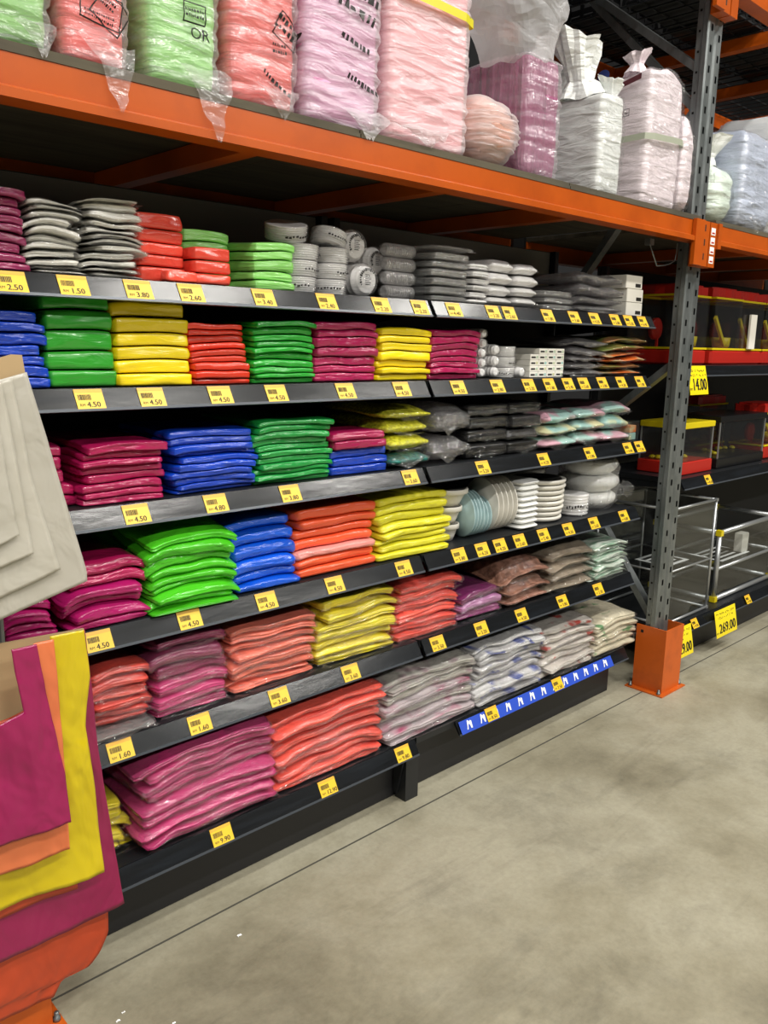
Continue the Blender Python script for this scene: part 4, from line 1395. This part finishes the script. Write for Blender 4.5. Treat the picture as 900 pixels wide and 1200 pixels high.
t = bundle(4.06, 4.38, .55, 'b_white', 'milk', 'white bundle beyond the bluish one, on the orange beam', y0=1.72, d=.3, seed=18.1, q=.6, r=.06)
bundle(4.42, 4.75, .5, 'b_rosewhite', 'milk', 'last pinkish white bundle along the orange beam', y0=1.72, d=.3, seed=19.1, q=.6, r=.06)
# a yellow film scrap on the dotted bag
m = MB()
m.sheet(lambda u, v: (3.56 + .26 * u, 2.05 + .10 * v + .03 * n3(u * 4, v * 4, 3), DZ + .53 + .09 * math.sin(v * 2.2 + u) * (1 - u * .5) + .03 * n3(u * 5, v * 5, 1)), 12, 8, 0, False)
tag(m.link('yellow_film', 'hang_yel', None, (3.68, 2.1, DZ + .55)), 'crumpled yellow film lying on the dotted white bag', 'film')

# dark crates on the wire deck above
for i, (x, y, h) in enumerate(((2.62, 1.80, .34), (3.02, 1.86, .30), (3.67, 1.84, .36), (4.08, 1.87, .30), (4.50, 1.86, .34), (3.02, 2.26, .36), (3.67, 2.26, .34), (4.08, 2.26, .32), (4.50, 2.26, .30), (4.92, 1.9, .3))):
    m = MB()
    w, d = .38, .34
    z = 2.981
    m.box(x - .19, x + .19, y, y + d, z, z + .012)
    for k in range(6):                                      # slatted sides
        zz = z + .02 + k * (h - .03) / 6
        m.box(x - .19, x + .19, y, y + .008, zz, zz + .022)
        m.box(x - .19, x - .182, y + .008, y + d, zz, zz + .022)
        m.box(x + .182, x + .19, y + .008, y + d, zz, zz + .022)
    for k in range(6):
        xx = x - .19 + k * .0724
        m.box(xx, xx + .018, y - .004, y + .006, z, z + h)
        yy = y + k * .068
        m.box(x - .194, x - .186, yy, yy + .018, z, z + h)
    where = ['first front crate over the white bundles', 'second front crate over the white bundles', 'first front crate past the upright', 'second front crate past the upright', 'third front crate past the upright',
             'rear crate before the upright', 'first rear crate past the upright', 'second rear crate past the upright', 'third rear crate past the upright', 'fourth front crate past the upright'][i]
    tag(m.link('slatted_crate', 'blackplastic', None, (x, y + d / 2, z)), f'black slatted plastic crate on the upper wire deck, {where}', 'crate', 'black crates on the upper deck')


# ------------------------------------------------------------------ hanging sample bags
def hang(name, y, ztop, right, bot, left, mt, label, amp=.006, seed=0., cut=None, parent=None, group=None, tl=0., fold=3.):
    """a film bag hung flat: right = edge points from top to bottom (x, z); bot = z at the left bottom; cut = (strap start x, z of the neck)"""
    m = MB()
    ln = [0]
    for a, b in zip(right, right[1:]):
        ln.append(ln[-1] + math.hypot(b[0] - a[0], b[1] - a[1]))
    def R(t):
        q = t * ln[-1]
        for i in range(len(right) - 1):
            if q <= ln[i + 1] + 1e-9:
                k = (q - ln[i]) / (ln[i + 1] - ln[i])
                return (right[i][0] + (right[i + 1][0] - right[i][0]) * k, right[i][1] + (right[i + 1][1] - right[i][1]) * k)
        return right[-1]
    def P(u, v):
        xr, zr = R(v)
        zl = (ztop + tl) + (bot - ztop - tl) * v
        x = left + (xr - left) * u
        k = min(1, v * 3 + .15)
        yy = y + amp * k * (math.sin(u * fold * 4 + seed + v * 1.2) * .55 + 1.2 * n3(u * 5 + seed, v * 3, seed) + .7 * n3(u * 15 + v * 4 + seed, v * 4, seed + 3) + .35 * n3(u * 24 - v * 9, v * 13, seed)) - .006 * v
        return (x + .004 * n3(u * 3, v * 6, seed) * (u < .98), yy, zl + (zr - zl) * u + .004 * n3(u * 6 + seed, 0, v * 2))
    us = [i / 60 for i in range(61)]
    vsx = [j / 60 for j in range(61)]
    if cut:
        sx, zc, sl = cut
        tc = min((i / 400 for i in range(401)), key=lambda t: abs(R(t)[1] - zc))
        uR = (sx - left) / (R(tc)[0] - left)
        uL = sl / (R(tc)[0] - left)
        us = [uL * i / 8 for i in range(8)] + [uL + (uR - uL) * i / 40 for i in range(40)] + [uR + (1 - uR) * i / 14 for i in range(15)]
        vsx = [tc * j / 20 for j in range(20)] + [tc + (1 - tc) * j / 46 for j in range(47)]
    nu, nv = len(us) - 1, len(vsx) - 1
    vs = []
    for v in vsx:
        for u in us:
            vv = v
            if cut and uL < u < uR and v >= tc:                   # the neck dips between the handles
                k = 1 - abs(2 * (u - uL) / (uR - uL) - 1) ** 3
                vv = v + .05 * k * (1 - (v - tc) / (1 - tc))
            vs.append(P(u, min(vv, 1)))
    fs = []
    for j in range(nv):
        for i in range(nu):
            if cut and vsx[j] < tc - 1e-6 and uL - 1e-6 < us[i] < uR - 1e-6:
                continue
            a = j * (nu + 1) + i
            fs.append((a, a + 1, a + nu + 2, a + nu + 1))
    used = sorted({i for f in fs for i in f})
    mp = {o: k for k, o in enumerate(used)}
    m.add([vs[i] for i in used], [tuple(mp[i] for i in f) for f in fs], 0, True)
    L = (left + .2, y, ztop)
    o = m.link(name, mt, None, L)
    so = o.modifiers.new('film', 'SOLIDIFY')
    so.thickness = .0016
    tag(o, label, 'bag', group)
    return o


G1, G2 = 'coloured sample bags hanging on the cardboard', 'white sample bags hanging in a sheaf'
m = MB()
m.extrude([(.10, .945), (.697, .920), (.701, .905), (.712, .655), (.10, .655)], 'y', 1.6345, 1.6395)
m.box(.48, .488, 1.6395, 1.7125, .86, .868)
o = m.link('cardboard_backing', 'card', None, (.4, 1.637, .66))
tag(o, 'brown cardboard backing sheet behind the hanging coloured bags', 'cardboard')
hang('hanging_bag', 1.628, .70, [(.705, .66), (.712, .45), (.716, .27), (.712, .19), (.690, .15), (.665, .128), (.60, .13), (.58, .10)], .155, .05, 'hang_red', 'orange-red bag hanging lowest, just above the floor and the orange guard', .006, 1.1, group=G1)
hang('hanging_bag', 1.614, .945, [(.690, .924), (.706, .646), (.725, .433), (.745, .258)], .262, .06, 'hang_mar', 'large maroon bag hanging between the yellow and lowest orange-red bags', .006, 2.2, (.665, .80, .05), group=G1)
hang('hanging_bag', 1.606, .945, [(.632, .92), (.634, .60), (.637, .356)], .378, .09, 'hang_red', 'orange-red bag whose hem shows under the yellow bag', .002, 3.3, (.60, .80, .05), group=G1)
hang('hanging_bag', 1.591, .948, [(.678, .934), (.684, .83), (.668, .723), (.681, .581), (.692, .376)], .41, .08, 'hang_yel', 'bright yellow carrier bag with folded handle, in front of the maroon bag', .007, 4.1, (.610, .80, .07), group=G1, fold=5.)
hang('hanging_bag', 1.572, .948, [(.608, .934), (.611, .781), (.613, .649), (.614, .472)], .497, .12, 'hang_peach', 'peach orange carrier bag between the magenta and yellow bags', .005, 5.7, (.570, .79, .05), group=G1)
hang('hanging_bag', 1.554, .950, [(.568, .940), (.585, .80), (.606, .654), (.613, .545)], .57, .14, 'hang_mag', 'magenta carrier bag hung frontmost on the cardboard', .007, 6.9, (.533, .81, .05), group=G1)
# white sheaf: header card and four bags, each smaller than the one behind
ang = -.22
m = MB()
hx = [(.05, 1.335), (.05, 1.305), (.597, 1.452), (.593, 1.486), (.575, 1.487)]
m.extrude(hx, 'y', 1.598, 1.604)
m.box(.48, .488, 1.604, 1.7125, 1.40, 1.408)
tag(m.link('header_card', 'card', None, (.3, 1.6, 1.33)), 'brown card header holding the sheaf of white sample bags', 'cardboard')
for k, (y, rt, bl, lf) in enumerate((
        (1.590, [(.596, 1.455), (.636, 1.285), (.687, 1.060), (.688, 1.037)], .880, .06),
        (1.581, [(.566, 1.446), (.590, 1.256), (.632, 1.073)], .920, .10),
        (1.572, [(.545, 1.440), (.564, 1.259), (.578, 1.117)], .985, .14),
        (1.563, [(.525, 1.435), (.535, 1.295), (.551, 1.157)], 1.03, .18))):
    hang('hanging_bag', y, 1.315 + .01 * k, rt, bl, lf, 'hang_white', ['largest white bag, rearmost of the white sheaf', 'white bag second from the back of the white sheaf', 'white bag third from the back of the white sheaf', 'smallest white bag, frontmost of the white sheaf'][k], .0026, 8 + k * 1.7, group=G2, fold=1.)


# ------------------------------------------------------------------ pet cages and tanks beyond the upright
def pet_cage(x, y, z, w, d, h, label, n=6):
    t = thing('pet_cage', label, 'pet cage', (x + w / 2, y + d / 2, z), 'red and yellow clear pet cages')
    L = (x + w / 2, y + d / 2, z)
    b = .07
    MB().box(x, x + w, y, y + d, z, z + b, 0, .012).link('base_tray', 'redp', t, L)
    m = MB()
    for zz in (z + b, z + h - .055):
        for (a0, a1, b0, b1) in ((x, x + w, y, y + .008), (x, x + w, y + d - .008, y + d), (x, x + .008, y + .008, y + d - .008), (x + w - .008, x + w, y + .008, y + d - .008)):
            m.box(a0, a1, b0, b1, zz, zz + .009)
    m.link('yellow_rim', 'yellowp', t, L)
    m = MB()
    for (a0, a1, b0, b1) in ((x + .004, x + w - .004, y + .003, y + .006), (x + .004, x + w - .004, y + d - .006, y + d - .003), (x + .003, x + .006, y + .006, y + d - .006), (x + w - .006, x + w - .003, y + .006, y + d - .006)):
        m.box(a0, a1, b0, b1, z + b + .009, z + h - .055)
    m.link('clear_wall', 'tank', t, L)
    cx, cy = x + w / 2, y + d / 2
    m = MB()
    pts = []
    N = 36
    for i in range(N):
        a = 2 * PI * i / N
        c, s = math.cos(a), math.sin(a)
        k = 1 / max(abs(c), abs(s)) ** .9
        wv = 1 + .025 * math.cos(a * 8)
        pts.append((cx + c * k * w / 2 * wv * .97, cy + s * k * d / 2 * wv * .97))
    m.extrude(pts, 'z', z + h - .046, z + h - .008)
    m.extrude([(cx + (p[0] - cx) * .86, cy + (p[1] - cy) * .86) for p in pts], 'z', z + h - .008, z + h)
    m.link('lid', 'redp', t, L)
    m = MB()
    m.bar((x + w * .22, y + .03, z + h * .62), (x + w * .70, y + .04, z + b + .02), .012, .02)
    m.link('ladder', 'yellowp', t, L)
    m = MB()
    m.lathe([(.03, 0), (.040, .005), (.044, .05), (.038, .05), (.034, .01), (.01, .008)], (x + w * .76, y + .065, z + b + .010), n=22)
    m.link('food_cup', 'yellowp', t, L)
    m = MB()
    m.lathe([(.045, 0), (.05, .002), (.05, .022), (.045, .024), (.042, .012)], (x + w * .35, y + d * .6, z + h * .45), 'y', n=26)
    m.bar((x + w * .35, y + d * .6, z + b + .01), (x + w * .35, y + d * .6, z + h * .45 - .04), .010)
    m.link('exercise_wheel', 'redp', t, L)
    return t


# top cage shelf (board top at 1.452)
for i, x in enumerate((3.20 + .38, 3.89, 4.20, 4.51, 4.82)):
    pet_cage(x, 1.86 if i != 1 else 1.84, 1.4525, .295, .26, .36, f'red lidded clear pet cage, {ORD[i] if i else "first"} from the upright on the highest cage shelf')
m = MB()
m.box(4.30, 4.37, 1.845, 1.855, 1.53, 1.70)
tag(m.link('care_leaflet', 'cream', None, (4.33, 1.85, 1.53)), 'white paper leaflet standing against a pet cage on the highest cage shelf', 'leaflet')
# middle shelf (board top at .94)
def tank(x, y, z, w, d, h, lidm, basem, label, bh=.045, lh=.03, glass=True):
    t = thing('fish_tank', label, 'tank', (x + w / 2, y + d / 2, z), 'small tanks on the middle cage shelf')
    L = (x + w / 2, y + d / 2, z)
    MB().box(x, x + w, y, y + d, z, z + bh, 0, .006).link('base_tray', basem, t, L)
    m = MB()
    a, c = .008, .004
    m.box(x + a, x + w - a, y + a, y + a + c, z + bh, z + h - lh)
    m.box(x + a, x + w - a, y + d - a - c, y + d - a, z + bh, z + h - lh)
    m.box(x + a, x + a + c, y + a + c, y + d - a - c, z + bh, z + h - lh)
    m.box(x + w - a - c, x + w - a, y + a + c, y + d - a - c, z + bh, z + h - lh)
    m.link('glass_wall', 'tank', t, L)
    m = MB()
    for px_, py_ in ((x + a, y + a), (x + w - a, y + a), (x + w - a, y + d - a), (x + a, y + d - a)):
        m.bar((px_, py_, z + bh), (px_, py_, z + h - lh), .006)
    m.link('corner_seal', 'alum', t, L)
    MB().box(x, x + w, y, y + d, z + h - lh, z + h, 0, .004).link('lid', lidm, t, L)
    m = MB()
    rb = random.Random(int(x * 100))
    for i in range(7):
        px_, py_ = x + .04 + (w - .08) * rb.random(), y + .04 + (d - .08) * rb.random()
        m.lathe([(.001, 0), (.014, .001), (.018, .008), (.010, .016), (.001, .018)], (px_, py_, z + bh + .0005), n=10)
    m.link('pebble_decor', 'yellowp', t, L)
    return t


tank(3.66, 1.825, .9405, .315, .23, .245, 'yellowp', 'redp', 'clear tank with yellow lid and red tray beside the grey upright', .06, .028)
tank(4.035, 1.825, .9405, .55, .24, .26, 'blackplastic', 'blackplastic', 'black framed tank on the middle cage shelf', .05, .03)
pet_cage(4.30, 2.07, .9405, .34, .17, .34, 'red lidded pet cage pushed behind the black framed tank')
pet_cage(4.62, 1.84, .9405, .30, .2, .30, 'red trayed pet cage past the black framed tank')
# clear enclosures on the lowest shelf (board top at .222)
def enclosure(x, y, z, w, d, h, label, thick=.018, corner='yellowp'):
    t = thing('acrylic_enclosure', label, 'enclosure', (x + w / 2, y + d / 2, z), 'large clear enclosures on the lowest cage shelf')
    L = (x + w / 2, y + d / 2, z)
    e = thick / 2
    C8 = [(px_, py_) for px_ in (x + e, x + w - e) for py_ in (y + e, y + d - e)]
    for px_, py_ in C8:
        m = MB()
        m.bar((px_, py_, z + thick), (px_, py_, z + h - thick), thick, n=8)
        m.link('corner_post', 'alum', t, L)
    for zz in (z + e + .001, z + h - e, z + h * .46):
        m = MB()
        tk = thick * (1 if zz != z + h * .46 else .7)
        m.bar((x + thick, y + e, zz), (x + w - thick, y + e, zz), tk, n=8)
        m.bar((x + thick, y + d - e, zz), (x + w - thick, y + d - e, zz), tk, n=8)
        m.bar((x + e, y + thick, zz), (x + e, y + d - thick, zz), tk, n=8)
        m.bar((x + w - e, y + thick, zz), (x + w - e, y + d - thick, zz), tk, n=8)
        m.link('rail_frame', 'alum', t, L)
    m = MB()
    for px_, py_ in C8:
        for zz in (z + h - thick * 1.1, z + .001):
            m.box(px_ - e * 1.15, px_ + e * 1.15, py_ - e * 1.15, py_ + e * 1.15, zz, zz + thick * 1.1)
    m.link('corner_joint', corner, t, L)
    m = MB()
    m.box(x + thick, x + w - thick, y + e - .001, y + e + .001, z + thick, z + h - thick)
    m.box(x + thick, x + w - thick, y + d - e - .001, y + d - e + .001, z + thick, z + h - thick)
    m.box(x + e - .001, x + e + .001, y + thick, y + d - thick, z + thick, z + h - thick)
    m.box(x + w - e - .001, x + w - e + .001, y + thick, y + d - thick, z + thick, z + h - thick)
    m.box(x + thick, x + w - thick, y + thick, y + d - thick, z + h * .46 - .002, z + h * .46 + .002)
    m.link('acrylic_panel', 'acrylic', t, L)
    # shelf leaflet with a white border lying on the middle panel
    m = MB()
    zz = z + h * .46 + .003
    m.box(x + w * .25, x + w * .72, y + .06, y + .24, zz, zz + .001, 0)
    m.box(x + w * .25 + .02, x + w * .72 - .02, y + .08, y + .22, zz + .001, zz + .0016, 1)
    for i in range(3):
        m.box(x + w * .3, x + w * .6, y + .10 + i * .04, y + .115 + i * .04, zz + .0016, zz + .0020, 0)
    o = m.link('leaflet', ['white', 'ink'], None, (x + w / 2, y + .15, zz))
    tag(o, 'black and white leaflet lying inside the ' + label.split(',')[0], 'leaflet', 'leaflets in the clear enclosures')
    return t


enclosure(3.575, 1.80, .2225, .458, .40, .575, 'taller clear enclosure beside the grey upright, on the lowest cage shelf', .014, 'alum')
enclosure(4.150, 1.82, .2225, .74, .38, .385, 'wide clear enclosure with thick silver frame, above the sign reading 269.00', .026)
m = MB()
m.box(4.62, 4.70, 1.90, 1.95, .4025, .51, 0, .004)
tag(m.link('white_carton', 'cream', None, (4.66, 1.92, .41)), 'small white carton inside the wide clear enclosure', 'carton')

# small litter on the floor
for (x, y, s, a) in ((1.06, 1.62, .006, .4), (.72, 1.585, .004, 1.2), (.70, 1.57, .005, 2.), (.79, 1.48, .004, .3)):
    m = MB()
    m.sheet(lambda u, v: (x + (u - .5) * s * 2, y + (v - .5) * s, .001 + .004 * abs(n3(u * 3 + a, v * 3, a))), 4, 3, 0, False)
    so = m.link('paper_scrap', 'white', None, (x, y, 0))
    so.modifiers.new('t', 'SOLIDIFY').thickness = .0008
    tag(so, {1.06: 'tiny white scrap of film lying alone below the wide rose-pink pile', .72: 'tiny white scrap nearest the joint line beside the orange column guard', .70: 'largest white scrap beside the orange column guard', .79: 'tiny white scrap farthest out from the orange column guard'}[x], 'scrap', 'white scraps on the floor')


# ------------------------------------------------------------------ light and camera
def area(name, loc, rot, sx, sy, power, col):
    li = D.lights.new(name, 'AREA')
    li.shape = 'RECTANGLE'
    li.size, li.size_y = sx, sy
    li.energy = power
    li.color = col
    o = D.objects.new(name, li)
    COL.objects.link(o)
    o.location = loc
    o.rotation_euler = rot
    return o


for x in (-2.2, .9, 4.0, 7.2):
    area('high_bay_lamp', (x, -.5, 6.2), (0, 0, 0), 1.5, .25, 130, (1, .965, .90))
    area('high_bay_lamp', (x, -2.3, 6.2), (0, 0, 0), 1.5, .25, 240, (1, .965, .90))
for x in (-2.0, 2.5, 7.0):
    area('high_bay_lamp', (x, -5.5, 5.6), (0, 0, 0), 2.4, .3, 430, (1, .965, .90))

w = D.worlds.new('World')
SC.world = w
w.use_nodes = True
w.node_tree.nodes['Background'].inputs[0].default_value = (.9, .95, 1, 1)
w.node_tree.nodes['Background'].inputs[1].default_value = .07

R = [[.7251206, -.1224730, .6776433], [-.6883324, -.1574404, .7081039], [.0199648, -.9799045, -.1984654]]
cd = D.cameras.new('camera')
cd.sensor_fit = 'VERTICAL'
cd.sensor_height = 36
cd.lens = 974.2 / 1200 * 36
cd.clip_start = .05
cam = D.objects.new('camera', cd)
COL.objects.link(cam)
cam.matrix_world = Matrix(((R[0][0], -R[0][1], -R[0][2], 0), (R[1][0], -R[1][1], -R[1][2], 0), (R[2][0], -R[2][1], -R[2][2], 1.52), (0, 0, 0, 1)))
SC.camera = cam
SC.view_settings.view_transform = 'Standard'
SC.view_settings.look = 'None'
SC.view_settings.gamma = 1
SC.view_settings.exposure = -.80
SC.view_settings.use_curve_mapping = False
SC.cycles.transparent_max_bounces = 14
SC.cycles.max_bounces = 8
SC.cycles.sample_clamp_indirect = 6
